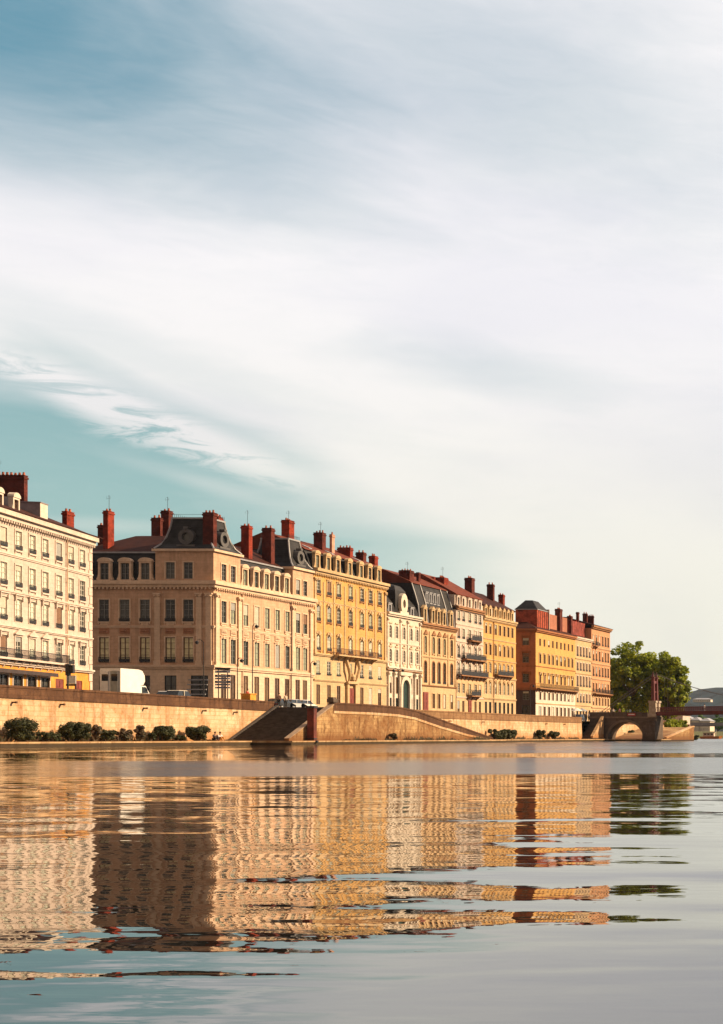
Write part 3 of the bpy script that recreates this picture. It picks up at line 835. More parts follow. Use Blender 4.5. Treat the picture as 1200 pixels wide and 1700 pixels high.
for i in range(n):
    (x0, z0), (x1, z1) = arc[i], arc[i + 1]; k = 1.13
    b.prism([(x0, z0), (xc + (x0 - xc) * k, spring + (z0 - spring) * k), (xc + (x1 - xc) * k, spring + (z1 - spring) * k), (x1, z1)], BY - .08, BY - .002)
b.box(X0, X1 + .12, BY - .14, BY - .002, Zt - .3, Zt); b.build('arch_ring', plain('ashlar_trim', (0.17, 0.13, 0.10), 0.9), t)
b = MB(); b.M = T0   # tapering pier nose on the river side of the arch
b.rings([[(-81.9, BY - 1.2, -2), (-79.2, BY - 1.2, -2), (-79.2, BY - .003, -2), (-81.9, BY - .003, -2)], [(-81.7, BY - .8, 4.0), (-79.4, BY - .8, 4.0), (-79.4, BY - .003, 4.0), (-81.7, BY - .003, 4.0)]])
b.box(-82.0, -79.1, BY - 1.0, BY - .16, 4.003, 4.35); b.build('pier', DARKST, t)
b = MB(); b.M = T0
b.box(-92.6, -82.3, BY + .0, BY + .3, Zt + .003, Zt + .9); b.box(-92.6, -82.3, BY + 4.6, BY + 4.95, Zt + .003, Zt + .9); b.build('parapet', DARKST, t)
# carriageway slopes gently up from the quay to the pylon
b = MB(); b.M = T0
along_deck = [(-81.0, 5.25), (-72, 5.45), (-62, 5.6), (-53, 5.65), (-44, 5.6), (-34, 5.45), (-25, 5.25)]
for (xa, z_a), (xb, z_b) in zip(along_deck, along_deck[1:]):
    for y0, y1, lo, hi in ((BY + 1.0, BY + 4.0, 0.0, .22), (BY + .9, BY + 1.0, -.15, .62), (BY + 4.0, BY + 4.1, -.15, .62)):
        b.add([(xa, y0, z_a + lo), (xb, y0, z_b + lo), (xb, y1, z_b + lo), (xa, y1, z_a + lo), (xa, y0, z_a + hi), (xb, y0, z_b + hi), (xb, y1, z_b + hi), (xa, y1, z_a + hi)],
              [(0, 3, 2, 1), (4, 5, 6, 7), (0, 1, 5, 4), (1, 2, 6, 5), (2, 3, 7, 6), (3, 0, 4, 7)])
b.build('deck', RED, t)
for yy in (BY + .95, BY + 4.05):
    b = MB(); b.M = T0
    for (xa, z_a), (xb, z_b) in zip(along_deck, along_deck[1:]):
        for h in (.8, 1.0, 1.2, 1.42): b.tube([(xa, yy, z_a + .22 + h - .2), (xb, yy, z_b + .22 + h - .2)], .035 if h < 1.4 else .06, 5)
        m_ = int((xb - xa) / .45)
        for i in range(m_): x = xa + (xb - xa) * i / m_; zb_ = z_a + (z_b - z_a) * i / m_; b.box(x - .04, x + .04, yy - .03, yy + .03, zb_ + .6, zb_ + 1.44)
    b.build('railing', RED, t)
for X in (-80.3, -25.7):
    for yy in (BY + 1.3, BY + 3.7):
        b = MB(); b.M = T0
        b.box(X - .8, X + .8, yy - .8, yy + .8, Zt - .6 if X < -50 else -2, Zt + .55); b.box(X - .66, X + .66, yy - .66, yy + .66, Zt + .552, 7.7); b.box(X - .8, X + .8, yy - .8, yy + .8, 7.702, 8.1)
        b.build('pedestal', plain('pedestal_stone', (0.38, 0.31, 0.24), 0.9), t)
        b = MB(); b.M = T0
        b.rings([[(X - w_, yy - w_, z), (X + w_, yy - w_, z), (X + w_, yy + w_, z), (X - w_, yy + w_, z)] for w_, z in ((.34, 8.102), (.24, 12.6))])
        b.box(X - .36, X + .36, yy - .36, yy + .36, 12.602, 12.85); b.lathe([(.24, 12.852), (.22, 13.2), (.10, 13.5), (.04, 13.9)], X, yy, 8)
        b.build('pylon', RED, t)
    b = MB(); b.M = T0; b.box(X - .15, X + .15, BY + 1.6, BY + 3.4, 11.6, 12.1); b.box(X - .12, X + .12, BY + 1.65, BY + 3.35, 9.8, 10.0); b.build('cross_beam', RED, t)
CABLE = plain('cable_grey', (0.16, 0.15, 0.15), 0.5)
for yy in (BY + 1.3, BY + 3.7):
    b = MB(); b.M = T0; xm, hw = -53.0, 27.3; zc = lambda x: 7.9 + 5.7 * ((x - xm) / hw) ** 2
    b.tube([(xm - hw + i * hw / 12, yy, zc(xm - hw + i * hw / 12)) for i in range(25)], .045, 6)
    b.tube([(-80.3, yy, 13.4), (-91.5, yy, 5.3)], .06, 6); b.tube([(-25.7, yy, 13.5), (-14.5, yy, 5.3)], .07, 6)
    b.build('cable', CABLE, t)
    b = MB(); b.M = T0
    for i in range(1, 24): x = xm - hw + i * hw / 12; b.tube([(x, yy, zc(x)), (x, yy, lerp(x, along_deck) + .6)], .010, 4)
    b.build('hanger', CABLE, t)

# sloping quay beyond the bridge
t = thing('quay_ramp', 'sunlit stone ramp wall rising upstream beyond the bridge pier', 'ramp', (-80, 298, 0), group='embankment walls of the quay')
b = MB(); b.M = Matrix.Translation((80, -298, 0)); along(b, [(296.5, -2), (321, -2), (321, 3.0), (319.8, 3.0), (298, .5), (296.5, .5)], -91.0, -80.0); b.build('ramp_wall', QUAY2, t)
b = MB(); b.M = Matrix.Translation((80, -298, 0)); along(b, [(298, .503), (319.8, 3.003), (321.1, 3.003), (321.1, 3.3), (319.7, 3.3), (298, .80)], -80.5, -79.9); b.build('coping', QUAY, t)

# bank upstream of the bridge, far bank
def bank(name, pts, ztop, m, zb=-2.5):
    b = MB(); n = len(pts)
    b.add([(x, y, zb) for x, y in pts] + [(x, y, ztop) for x, y in pts], [tuple(range(n, 2 * n))] + [(i, (i + 1) % n, (i + 1) % n + n, i + n) for i in range(n)])
    return b.build(name, m, kind='structure')
bank('riverbank', [(-87, 345.01), (-101, 400), (-117, 460), (-202, 800), (-700, 900), (-700, 345.01)], 3.85, QUAY2)
bank('far_bank', [(-700, 900.01), (-201, 800.01), (-180, 880), (100, 960), (900, 1100), (2500, 1500), (2500, 4100), (-3100, 4100), (-3100, 900.01)], 3.9, plain('far_bank_earth', (0.10, 0.11, 0.06), 0.95))


def hill(name, pts, y0, y1, m):
    """ridge with depth: crest heights pts (x,z) at y0.. falling behind"""
    b = MB(); nx = 260; ny = 14; xa, xb = pts[0][0], pts[-1][0]; r2 = random.Random(3); vs = []
    bump = [[r2.uniform(-1, 1) for _ in range(nx + 1)] for _ in range(ny + 1)]
    for j in range(ny + 1):
        for i in range(nx + 1):
            x = xa + (xb - xa) * i / nx; k = j / ny; h = lerp(x, pts) * math.sin(min(1, k * 1.8) * math.pi / 2)
            vs.append((x + bump[j][i] * 3, y0 + (y1 - y0) * k, 3 + max(0, h + (bump[j][i] * 5.5 if k > .05 else 0))))
    b.add(vs, [(j * (nx + 1) + i, j * (nx + 1) + i + 1, (j + 1) * (nx + 1) + i + 1, (j + 1) * (nx + 1) + i) for j in range(ny) for i in range(nx)])
    return b.build(name, m, kind='structure')
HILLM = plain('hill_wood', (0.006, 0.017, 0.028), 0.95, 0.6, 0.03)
hill('hill', [(-2400, 60), (-1200, 70), (-760, 64), (-640, 58), (-560, 70), (-480, 84), (-300, 96), (0, 90), (500, 70), (1500, 60)], 1900, 2700, HILLM)

t = thing('road_bridge', 'low grey road bridge far upstream seen under the red footbridge', 'bridge', (-120, 790, 0))
b = MB(); b.box(-90, 200, -5, 5, 6.6, 8.0); b.box(-90, 200, -5.4, -5.01, 7.0, 8.6); b.build('deck', plain('concrete_grey', (0.22, 0.22, 0.24), 0.8), t)
for i in range(7): b = MB(); b.box(-60 + i * 40, -57 + i * 40, -4, 4, -2, 6.598); b.build('pier', plain('concrete_dark', (0.10, 0.10, 0.10), 0.9), t)

# river haze
hz = MB(); hz.box(-3300, 2700, -400, 4300, -4, 150); ho = hz.build('haze', None, kind='stuff')
hm = bpy.data.materials.new('haze_air'); hm.use_nodes = True; ht_ = NT(hm.node_tree); pv = ht_.n('ShaderNodeVolumePrincipled'); oo_ = ht_.n('ShaderNodeOutputMaterial')
pv.inputs['Color'].default_value = (0.62, 0.80, 1.0, 1); pv.inputs['Density'].default_value = 0.00003
ht_.t.links.new(pv.outputs[0], oo_.inputs['Volume']); ho.data.materials.append(hm)

# ------------------------------------------------------------------ trees and bushes
def leaves(mb, centres, n, size, r, flat=0.75):
    for cx, cy, cz, rad in centres:
        for _ in range(n):
            th, ph = r.uniform(0, 2 * math.pi), math.acos(r.uniform(-1, 1)); q = rad * (r.uniform(.45, 1.0) ** .5) * r.uniform(.85, 1.1)
            p = Vector((cx + q * math.sin(ph) * math.cos(th), cy + q * math.sin(ph) * math.sin(th), cz + q * math.cos(ph) * flat))
            nv = (Vector((math.sin(ph) * math.cos(th), math.sin(ph) * math.sin(th), math.cos(ph) + .3)) + Vector((r.uniform(-.7, .7), r.uniform(-.7, .7), r.uniform(-.5, .7)))).normalized()
            a = nv.cross(Vector((0, 0, 1)) if abs(nv.z) < .9 else Vector((1, 0, 0))).normalized(); b_ = nv.cross(a); s_ = size * r.uniform(.6, 1.3)
            a, b_ = a * s_, b_ * s_ * .8
            mb.add([p - a, p - b_ * .8, p + a, p + b_], [(0, 1, 2, 3)])


LEAF = leafy('plane_leaves', (0.09, 0.14, 0.008), (0.24, 0.28, 0.010), (0.50, 0.46, 0.02), 0.4)
LEAF_DK = leafy('bush_leaves', (0.028, 0.036, 0.010), (0.05, 0.055, 0.014), (0.085, 0.075, 0.02), 0.15)
LEAF_RS = leafy('scrub_leaves', (0.10, 0.055, 0.03), (0.06, 0.06, 0.03), (0.16, 0.08, 0.04), 0.15)
BARK = plain('bark', (0.10, 0.075, 0.05), 0.95, 0.35)


def tree(label, X, Y, h, rx, rz, seed, zg=3.85, n=95, leaf=.36, group='plane trees past the last house', m=None, lumps=150):
    r = random.Random(seed); t = thing('plane_tree', label, 'tree', (X, Y, zg), group=group)
    b = MB(); th = h - 2 * rz + rz * .55
    b.tube([(0, 0, -.3), (.1, .05, th * .5), (0, .15, th)], [.55, .42, .34], 10)
    cs = []
    for i in range(lumps):
        a = r.uniform(0, 2 * math.pi); ph = math.acos(r.uniform(-1, 1)); q = r.uniform(.35, .97) ** .7
        cs.append((q * rx * math.sin(ph) * math.cos(a), q * rx * math.sin(ph) * math.sin(a), h - rz + q * rz * math.cos(ph), rx * r.uniform(.12, .24)))
    for c in cs[::9]: b.tube([(0, .1, th - .6), (c[0] * .45, c[1] * .45, (th + c[2]) / 2), (c[0], c[1], c[2])], [.22, .12, .04], 6)
    b.build('trunk', BARK, t)
    c = MB(); leaves(c, cs, n, leaf, r); c.build('crown', m or LEAF, t)
    return t

tree('tall spreading plane tree directly behind the bridge pylon', -108.5, 372, 21.8, 7.6, 9.6, 1)
tree('rounded plane tree standing rightmost over the riverbank', -99.3, 372, 18.8, 5.4, 8.6, 2)
tree('dark plane tree tucked against the pink end house', -116.5, 380, 18.0, 6.5, 8.6, 3)
tree('lower plane tree filling the gap behind the pylon tree and the rightmost tree', -107.0, 392, 20.5, 7.5, 9.4, 4)
for i, (X, Y, h, rx) in enumerate(((-221, 905, 11.5, 4.5), (-213, 915, 10.5, 4.5), (-203, 925, 12.5, 6))):
    tree(('bright green tree by the white buildings upstream, left of three', 'smallest bright green tree on the far bank, middle of three', 'broad bright green tree on the far bank at the right edge')[i], X, Y, h, rx, h * .42, 20 + i, 3.9, 60, 1.0,
         'green trees on the far bank', leafy('far_leaves', (0.05, 0.11, 0.02), (0.08, 0.16, 0.03), (0.12, 0.20, 0.04), 0.2), 26)


def bush(name, label, px0, px1, ytop, yb, X=-90.3, m=None, seed=0, group='bushes on the towpath', tall=1.0, leaf=.10, n=240, zg=.46, k=14, cat='bush'):
    r = random.Random(seed + 100); px = (px0 + px1) / 2; Y = Yat(px, X); sc = F_PX / Y
    wdt = (px1 - px0) / sc; h = zz(ytop, Y) - zg; rx = wdt / 2
    t = thing(name, label, cat, (X, Y, zg), group=group); b = MB(); cs = []
    if wdt > 3.2: lx, ly = .9, min(wdt / 2 * Y / abs(X) * .8, 9)      # long low growth: stretched along the wall
    else: lx, ly = rx * 1.0, rx * 1.0
    for i in range(k):
        a = r.uniform(0, 2 * math.pi); q = r.uniform(.1, .72); zc = r.uniform(.2, .76) * h
        q2 = q * math.sqrt(max(.15, 1 - ((zc / h - .5) * 1.7) ** 2)) * 1.12
        cs.append((lx * q2 * math.cos(a), ly * q2 * math.sin(a) if ly < 2 else ly * r.uniform(-.9, .9), zc, min(rx, h / 2) * r.uniform(.30, .42)))
    for c in cs[::2]: b.tube([(0, c[1] * .6, -.05), (c[0] * .4, c[1] * .8, c[2] * .5), (c[0], c[1], c[2])], [.05, .035, .015], 5)
    b.build('stem', BARK, t)
    c = MB(); leaves(c, cs, n, leaf, r, .95); c.build('foliage', m or LEAF_DK, t)

for i, a in enumerate((
    ('round_bush', 'largest round dark bush, leftmost on the towpath', 12, 58, 1186, 1228),
    ('round_bush', 'wide dome shaped dark bush second from the left', 98, 148, 1195, 1228),
    ('round_bush', 'dark bush with a leaning top left of the last bush before the people', 256, 290, 1201, 1228),
    ('round_bush', 'dark rounded bush just left of the two seated people', 307, 349, 1202, 1228),
)): bush(*a, seed=i, k=70, n=150, leaf=.075)
for i, a in enumerate((
    ('scrub', 'low dark scrub between the leftmost round bush and the dome shaped bush', 56, 102, 1213, 1228, -90.6, LEAF_DK),
    ('scrub', 'upright wiry sprig growing beside the dome shaped bush', 150, 168, 1196, 1228, -90.4, LEAF_RS),
    ('scrub', 'sparse low greenish scrub right of the wiry sprig', 166, 196, 1208, 1228, -90.5, LEAF_DK),
    ('scrub', 'rusty brown low scrub in the middle of the pale wall', 193, 222, 1207, 1228, -90.6, LEAF_RS),
    ('scrub', 'tall loose reddish scrub below the white truck', 223, 243, 1198, 1228, -90.4, LEAF_RS),
    ('scrub', 'small dark tuft touching the leaning bush', 246, 258, 1214, 1228, -90.4, LEAF_DK),
    ('scrub', 'low flat tuft between the last two dark bushes', 290, 309, 1219, 1228, -90.3, LEAF_DK),
)): bush(*a, seed=40 + i, group='scrub on the towpath', n=90, k=26, leaf=.085, cat='shrub')
r9 = random.Random(9); b = MB()
for Y0_, Y1_, Xw_, n_ in ((112, 160, -91.3, 2600), (222, 281, -91.6, 900), (172, 216, -84.6, 500)):
    cl = [(r9.uniform(Y0_, Y1_), r9.uniform(.1, .6)) for _ in range(int((Y1_ - Y0_) * .9))]
    for _ in range(n_):
        yc_, hh = r9.choice(cl); y = yc_ + r9.gauss(0, .35); x = Xw_ + abs(r9.gauss(0, .3)); h = hh * r9.uniform(.4, 1.3); dx_, dy_ = r9.uniform(-.12, .12), r9.uniform(-.15, .15); w_ = r9.uniform(.03, .07)
        b.add([(x - w_, y - w_, .45), (x + w_, y + w_, .45), (x + dx_ + w_ * .6, y + dy_ + w_, .45 + h * .7), (x + dx_ * 1.6, y + dy_ * 1.6, .45 + h)], [(0, 1, 2, 3)])
b.build('weeds', LEAF_RS, kind='stuff', label='tufts of rusty grass and weeds along the foot of the quay wall', cat='weeds')
bush('low_hedge', 'long low dark hedge past the gabled landing wall', 806, 864, 1208, 1225, -91.0, seed=61, n=160, k=40, leaf=.16)
bush('round_bush', 'small dark bush under the orange corner house', 889, 905, 1210, 1225, -91.0, seed=62, leaf=.14)
bush('low_hedge', 'low dark hedge clump left of the narrow steps', 906, 930, 1212, 1225, -91.0, seed=63, n=160, k=20, leaf=.16)
bush('round_bush', 'dark bush framed by the bridge arch', 1037, 1056, 1210, 1226, -90.8, seed=64, leaf=.14)
bush('low_hedge', 'olive hedge on top of the far ramp beyond the bridge pier', 1098, 1144, 1192, 1210, -86.0, seed=67, n=160, k=60, leaf=.2, zg=2.6, m=LEAF)
bush('weed_tuft', 'green weeds at the river end of the far ramp', 1150, 1160, 1219, 1226, -80.0, seed=65, leaf=.14, zg=.1)
bush('weed_tuft', 'dark weeds at the foot of the gabled landing wall', 646, 658, 1216, 1229, -84.3, seed=66, leaf=.12, m=LEAF_RS)

# ------------------------------------------------------------------ buildings
def P3(c): return c
CREAM = plaster('stucco_cream', (0.62, 0.51, 0.44), .12, stain=.25); CREAM_T = plaster('trim_cream', (0.68, 0.57, 0.49), .1, stain=.15)
PINKST = plaster('stone_pinkish', (0.64, 0.41, 0.27), .18, stain=.45); PINKST_T = plaster('trim_pinkish', (0.76, 0.56, 0.40), .12, stain=.2)
REDST = plaster('stone_red_relief', (0.48, 0.24, 0.14), .2)
YEL = plaster('stucco_yellow', (0.66, 0.38, 0.13), .15, stain=.3); YEL_T = plaster('trim_yellow', (0.62, 0.44, 0.25), .15)
BEIGE = plaster('stone_beige', (0.64, 0.45, 0.26), .15); WHT = plaster('stone_white', (0.72, 0.63, 0.53), .1, stain=.2); BRNT = plaster('trim_brown', (0.36, 0.18, 0.09), .2)
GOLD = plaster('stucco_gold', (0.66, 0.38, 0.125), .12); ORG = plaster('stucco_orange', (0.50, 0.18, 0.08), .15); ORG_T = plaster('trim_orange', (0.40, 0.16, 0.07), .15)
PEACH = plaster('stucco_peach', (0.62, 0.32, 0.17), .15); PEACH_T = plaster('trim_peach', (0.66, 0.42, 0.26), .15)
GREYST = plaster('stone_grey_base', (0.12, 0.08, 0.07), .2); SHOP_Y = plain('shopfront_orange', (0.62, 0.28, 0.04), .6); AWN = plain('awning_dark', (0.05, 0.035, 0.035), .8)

# --- cream block at the left
SL = -0.229; Ya, Yb = 116.0, 160.7
B = Building('apartment_building', 'cream five storey block at the far left with orange shopfronts below', FACX - SL * (Yb - Ya), Ya, Yb, SL, 3.9, 15)
us = [B.u(p) for p in (5, 30, 53, 74.5, 97, 117, 136)]; st = (us[-1] - us[0]) / 6
us = [us[0] - st * k for k in range(7, 0, -1)] + us
rows = [(19.45, 21.35, us), (15.75, 17.95, us), (12.35, 14.6, us), (8.7, 10.85, us)]
sh = [us[0] + st * 1.0 * k for k in range(0, 11)]
B.wall('wall', CREAM, 8.0, 22.1, [(a, b_, [(u, 1.35) for u in c]) for a, b_, c in rows])
for k, (a, b_, c) in enumerate(rows):
    for u in c: B.win(B.F, u, a, 1.35, b_ - a, pane=PANE_PALE, guard=.5, trim=CREAM_T, hood={2: 'cornice', 3: 'pediment' if us.index(u) in (8, 9, 10) else 'cornice'}.get(k), sill=CREAM_T if k < 2 else None)
grow = (4.0, 7.3, [(u, 2.1) for u in sh], True); ud = [us[-3] + .3, us[-1] - .9]
B.wall('ground_floor_wall', SHOP_Y, 3.6, 7.99, [(4.0, 7.0, [(u, 2.0) for u in sh if u < ud[0] - 2.6] + [(ud[0], 1.9), (ud[1], 1.9)])])
for u in sh:
    if u < ud[0] - 2.6: B.win(B.F, u, 4.0, 2.0, 3.0, frame=IRON, pane=PANE_DARK, style='shop', trim=CREAM_T)
for u in ud: B.door(B.F, u, 4.0, 1.9, 3.0, DOORRED)
B.course('string_course', CREAM_T, 18.65, 18.95, .16); B.course('string_course', CREAM_T, 15.0, 15.3, .2); B.course('string_course', CREAM_T, 11.6, 11.85, .22); B.course('string_course', CREAM_T, 7.95, 8.3, .35)
B.course('cornice', CREAM_T, 22.1, 23.0, .75, dent=True)
b = B.mb(); b.box(0, ud[0] - 2.2, -.75, -.36, 7.4, 7.5); b.box(0, ud[0] - 2.2, -.77, -.72, 7.12, 7.4); B.part('awning', b, AWN)
B.balcony(0, us[-3] + .8, 8.62, .8, .9, CREAM_T)
B.pipe(us[-2] - 1.1, 7.9, 22.0, PINKST_T)
for i in range(19): 
    b = B.mb(); z = 4.2 + i * .95; b.box(B.L - (.8 if i % 2 else .55), B.L + .06, -.07, -.002, z, z + .88)
    if i == 0: qq = b
    else: qq.v, o_ = qq.v + b.v, len(qq.v); qq.f += [tuple(o_ + j for j in f) for f in b.f]
B.part('quoin', qq, CREAM_T)
B.loft('roof', TILE_DK, [(-.85, 23.01), (-.85, 23.1), (0.0, 23.35), (6.5, 26.2)], ends=(1, 1, 1, 1))
for pl, pm, pr, yt, yb in ((8, 22.5, 32.5, 820, 847), (-18, -6, 6.5, 814, 842)): 
    u = B.ud((pm + pr) / 2, 1.2); B.dormer(B.F, u, 23.5, .9, 1.35, WHT, 'arc', 2.6, PANE_BRN, 1.2, BROWNFR, ZINC)
u0 = B.ud(66.5, 1.3); b = B.mb(); b.box(u0, u0 + 1.6, 1.3, 4.2, 23.2, 25.4); b.box(u0 - .1, u0 + 1.7, 1.2, 4.3, 25.401, 25.5); B.part('roof_hatch', b, plain('hatch_grey', (0.26, 0.22, 0.24), .8))
b = B.mb(); b.box(u0 - .05, u0 + 1.65, 1.26, 1.298, 23.2, 25.4); B.part('hatch_front', b, WHT)
B.chimney(-70, 40, 46, 783, 835, -109, BRICK_DK, ant=True); B.chimney(103, 111, 123, 843, 872, -108.6, BRICK)

# --- big stone corner house
B = Building('corner_building', 'brown stone corner house with slate mansard pavilions facing the side street', FACX, 184, 208.8, 0, 3.6, 20)
side = [B.su(p) for p in (172.9, 207, 240.7, 282.9, 312.7)]; side_all = [side[0] - 2.62 * k for k in (2, 1)] + side
riv = [B.u(p) for p in (371, 386.5, 407.5, 426, 443, 460, 476.5, 494, 506)]
def R_(us, w_): return [(u, w_) for u in us]
SF = B.S
B.wall('wall', PINKST, 10.0, 20.2, [(10.35, 13.55, R_(riv, 1.15)), (15.55, 18.35, R_(riv, 1.15))], extra=[(SF, 20, [(10.35, 13.55, R_(side_all, 1.25)), (15.55, 18.35, R_(side_all, 1.25))])])
gu = riv[1:] ; shopu = B.su(331)
B.wall('ground_floor_wall', PINKST_T, 3.5, 9.99, [(5.6, 8.95, R_(riv, 1.2))], extra=[(SF, 20, [(4.1, 8.7, R_([side[3]], 1.5) + [(shopu, 2.2)] + R_(side_all[:5], 1.3))])])
B.wrow(B.F, riv, 10.35, 13.55, 1.15, pane=PANE_MIX, frame=GREYFR, trim=PINKST_T, hood='key'); B.wrow(B.F, riv, 15.55, 18.35, 1.15, pane=PANE_MIX, frame=GREYFR, trim=PINKST_T, sill=PINKST_T)
B.wrow(SF, side_all, 10.35, 13.55, 1.25, blinds=False, pane=PANE_GOLD, frame=BROWNFR, trim=PINKST_T, guard=.7); B.wrow(SF, side_all, 15.55, 18.35, 1.25, blinds=False, pane=PANE_DARK, frame=GREYFR, trim=PINKST_T, sill=PINKST_T, guard=.45)
B.wrow(B.F, riv, 5.6, 8.95, 1.2, pane=PANE_BRN, frame=BROWNFR, style='shop')
B.wrow(SF, [side[3]] , 4.1, 8.7, 1.5, pane=PANE_DARK, frame=IRON, style='shop'); B.wrow(SF, side_all[:5], 4.1, 8.7, 1.3, pane=PANE_DARK, frame=BROWNFR, style='shop')
B.win(SF, shopu, 4.1, 2.2, 4.6, pane=PANE_DARK, frame=IRON, style='shop')
b = B.mb(SF)
for k in range(4): b.box(shopu - 1.25, shopu + 1.25, -.9 + .2 * k, -.75 + .2 * k, 6.2 + .62 * k, 6.35 + .62 * k)
b.box(shopu - 1.2, shopu + 1.2, -.95, -.88, 5.4, 5.75); B.part('awning', b, ZINC)
B.course('string_course', PINKST_T, 9.55, 10.05, .3, True); B.course('string_course', PINKST_T, 14.75, 15.05, .14, True); B.course('cornice', PINKST_T, 19.9, 20.75, .65, True, dent=True)
for FM, uu, wd in ((B.F, riv, 1.15), (SF, side_all, 1.25)):   # carved panels between first and second floor
    for u in uu:
        b = B.mb(FM)
        b.box(u - .62, u + .62, -.10, -.003, 14.02, 14.7)
        for k in range(-2, 3): b.lathe([(.02, 14.2), (.1, 14.28), (.1, 14.42), (.02, 14.5)], u + k * .22, -.14 + .012 * k * k, 6)
        b.box(u - .5, u + .5, -.15, -.101, 14.56, 14.66)
        B.part('relief_panel', b, REDST if FM is SF else PINKST_T)
        b = B.mb(FM); b.box(u - .5, u + .5, -.08, -.003, 15.1, 15.36); B.part('balustrade_panel', b, PINKST_T)
for p in (359, 396.5, 485.5, 515.5): B.pilaster(B.F, B.u(p), 10.06, 19.3, .75, PEACH_T if 0 else PINKST_T, .2)
for p in (262, 331, 347): B.pilaster(SF, B.su(p), 10.06, 19.3, .7, PINKST_T, .18)
# pavilions
pw, pr_, pe = 7.4, B.u(399), B.u(486)
def pavilion(x0, x1, dep, wus, sus, zt=24.5):
    Lp = x1 - x0; b = MB(); b.M = B.F @ Matrix.Translation((x0, 0, 0)); face(b, Lp, 20.76, zt, [(21.0, 23.1, [(u - x0, 1.1) for u in wus])])
    b.M = B.S @ Matrix.Translation((20 - dep, 0, 0)) if x0 == 0 else B.F @ Matrix.Translation((x0, dep, 0)) @ Matrix.Rotation(-math.pi / 2, 4, 'Z')
    face(b, dep, 20.76, zt, [(21.0, 23.1, [(u - (20 - dep), 1.15) for u in sus])] if sus else [])
    b.M = B.F.copy(); b.quad((x1, 0, 20.76), (x1, dep, 20.76), (x1, dep, zt), (x1, 0, zt)); b.quad((x1, dep, 20.76), (x0, dep, 20.76), (x0, dep, zt), (x1, dep, zt)); b.quad((x0, 0, zt), (x1, 0, zt), (x1, dep, zt), (x0, dep, zt))
    B.part('attic_wall', b, PINKST); B.wrow(B.F, wus, 21.0, 23.1, 1.1, pane=PANE_DARK, frame=GREYFR, trim=PINKST_T)
    if sus: B.wrow(B.S, sus, 21.0, 23.1, 1.15, blinds=False, pane=PANE_DARK, frame=GREYFR, trim=PINKST_T)
    b = B.mb(); b.box(x0 - .3, x1 + .3, -.3, dep + .3, zt + .002, zt + .3); B.part('attic_cornice', b, PINKST_T)
    pf = [(-.1, zt + .302), (.45, zt + .9), (.85, zt + 1.8), (1.15, zt + 3.0), (1.35, zt + 4.3)]
    rf = B.loft('pavilion_roof', SLATE, pf, x0, x1, 0, dep)
    q = B.mb()
    for sx, sy in ((0, 0), (1, 0), (1, 1), (0, 1)):
        q.tube([((x0 + i) if not sx else (x1 - i), i if not sy else dep - i, z + .05) for i, z in pf], .13, 6)
    ii, zt2 = pf[-1]; q.box(x0 + ii - .12, x1 - ii + .12, ii - .12, dep - ii + .12, zt2 + .003, zt2 + .22); q.build('roof_ridge', ZINC, rf)
    q = B.mb(); n = 8       # iron cresting
    for i in range(n + 1):
        x = x0 + ii + (Lp - 2 * ii) * i / n
        for yy in (ii, dep - ii): q.tube([(x, yy, zt2 + .22), (x, yy, zt2 + .75)], .025, 4)
    q.tube([(x0 + ii, ii, zt2 + .6), (x1 - ii, ii, zt2 + .6)], .02, 4); q.tube([(x0 + ii, ii, zt2 + .6), (x0 + ii, dep - ii, zt2 + .6)], .02, 4); q.build('cresting', IRON, rf)
    # oculus dormer on each visible slope
    for FM, u in [(B.F, (x0 + x1) / 2)] + ([(B.S, 20 - dep / 2)] if x0 == 0 else []):
        o = MB(); o.M = FM @ Matrix.Translation((u, .28, zt + 1.9)); r1, r0 = 1.0, .55; n = 16
        for i in range(n):
            p, q_ = 2 * math.pi * i / n, 2 * math.pi * (i + 1) / n
            o.prism([(r0 * math.cos(p), r0 * math.sin(p)), (r1 * math.cos(p), r1 * math.sin(p)), (r1 * math.cos(q_), r1 * math.sin(q_)), (r0 * math.cos(q_), r0 * math.sin(q_))], 0, 1.0)
        o.box(-1.15, 1.15, -.05, .9, -1.25, -1.0); o.box(-.28, .28, -.1, .6, 1.0, 1.3)
        oo = o.build('oculus', ZINC_DK, B.root); g = MB(); g.M = o.M; g.prism([(r0 * math.cos(2 * math.pi * i / 16), r0 * math.sin(2 * math.pi * i / 16)) for i in range(16)], .3, .4); g.build('pane', PANE_DARK, oo)
pavilion(0, pr_, pw, riv[:2], side[3:]); pavilion(pe, B.L, 6.5, riv[7:], None)
B.loft('mansard', SLATE, [(.35, 20.77), (.8, 23.0), (1.3, 24.4)], x0=0, x1=B.L, ends=(1, 0, 1, 1)); b = B.mb(); b.box(1.1, B.L, 1.1, 18.9, 24.401, 24.6); B.part('roof_gutter', b, ZINC)
B.loft('roof', TILE_DK, [(1.2, 24.601), (6.2, 27.3), (6.8, 27.4)], ends=(1, 0, 1, 1))
for u in side_all[:5]: B.dormer(SF, u, 20.9, 1.1, 2.1, PINKST_T, 'arc', 1.4, PANE_DARK, .0)
for u in riv[2:7]: B.dormer(B.F, u, 20.9, 1.05, 2.1, PINKST_T, 'arc', 1.4, PANE_MIX, .0)
B.chimney(171, 179, 189.5, 843, 905, -121.8, BRICK, ant=True); B.chimney(162, 171, 174, 867, 890, -124, BRICK_DK)
B.chimney(251, 266, 270, 855, 885, -118.5, BRICK_DK); B.chimney(267, 280, 287, 843, 885, -118.2, BRICK_DK, ant=True)
B.chimney(336.5, 354, 360, 846, 912, -107.3, BRICK_DK); B.chimney(356, 362, 370, 853, 880, -110.5, BRICK)
B.chimney(400, 413, 419, 868, 925, -108.9, BRICK, ant=True); B.chimney(435, 450, 456, 872, 930, -108.9, BRICK_DK)
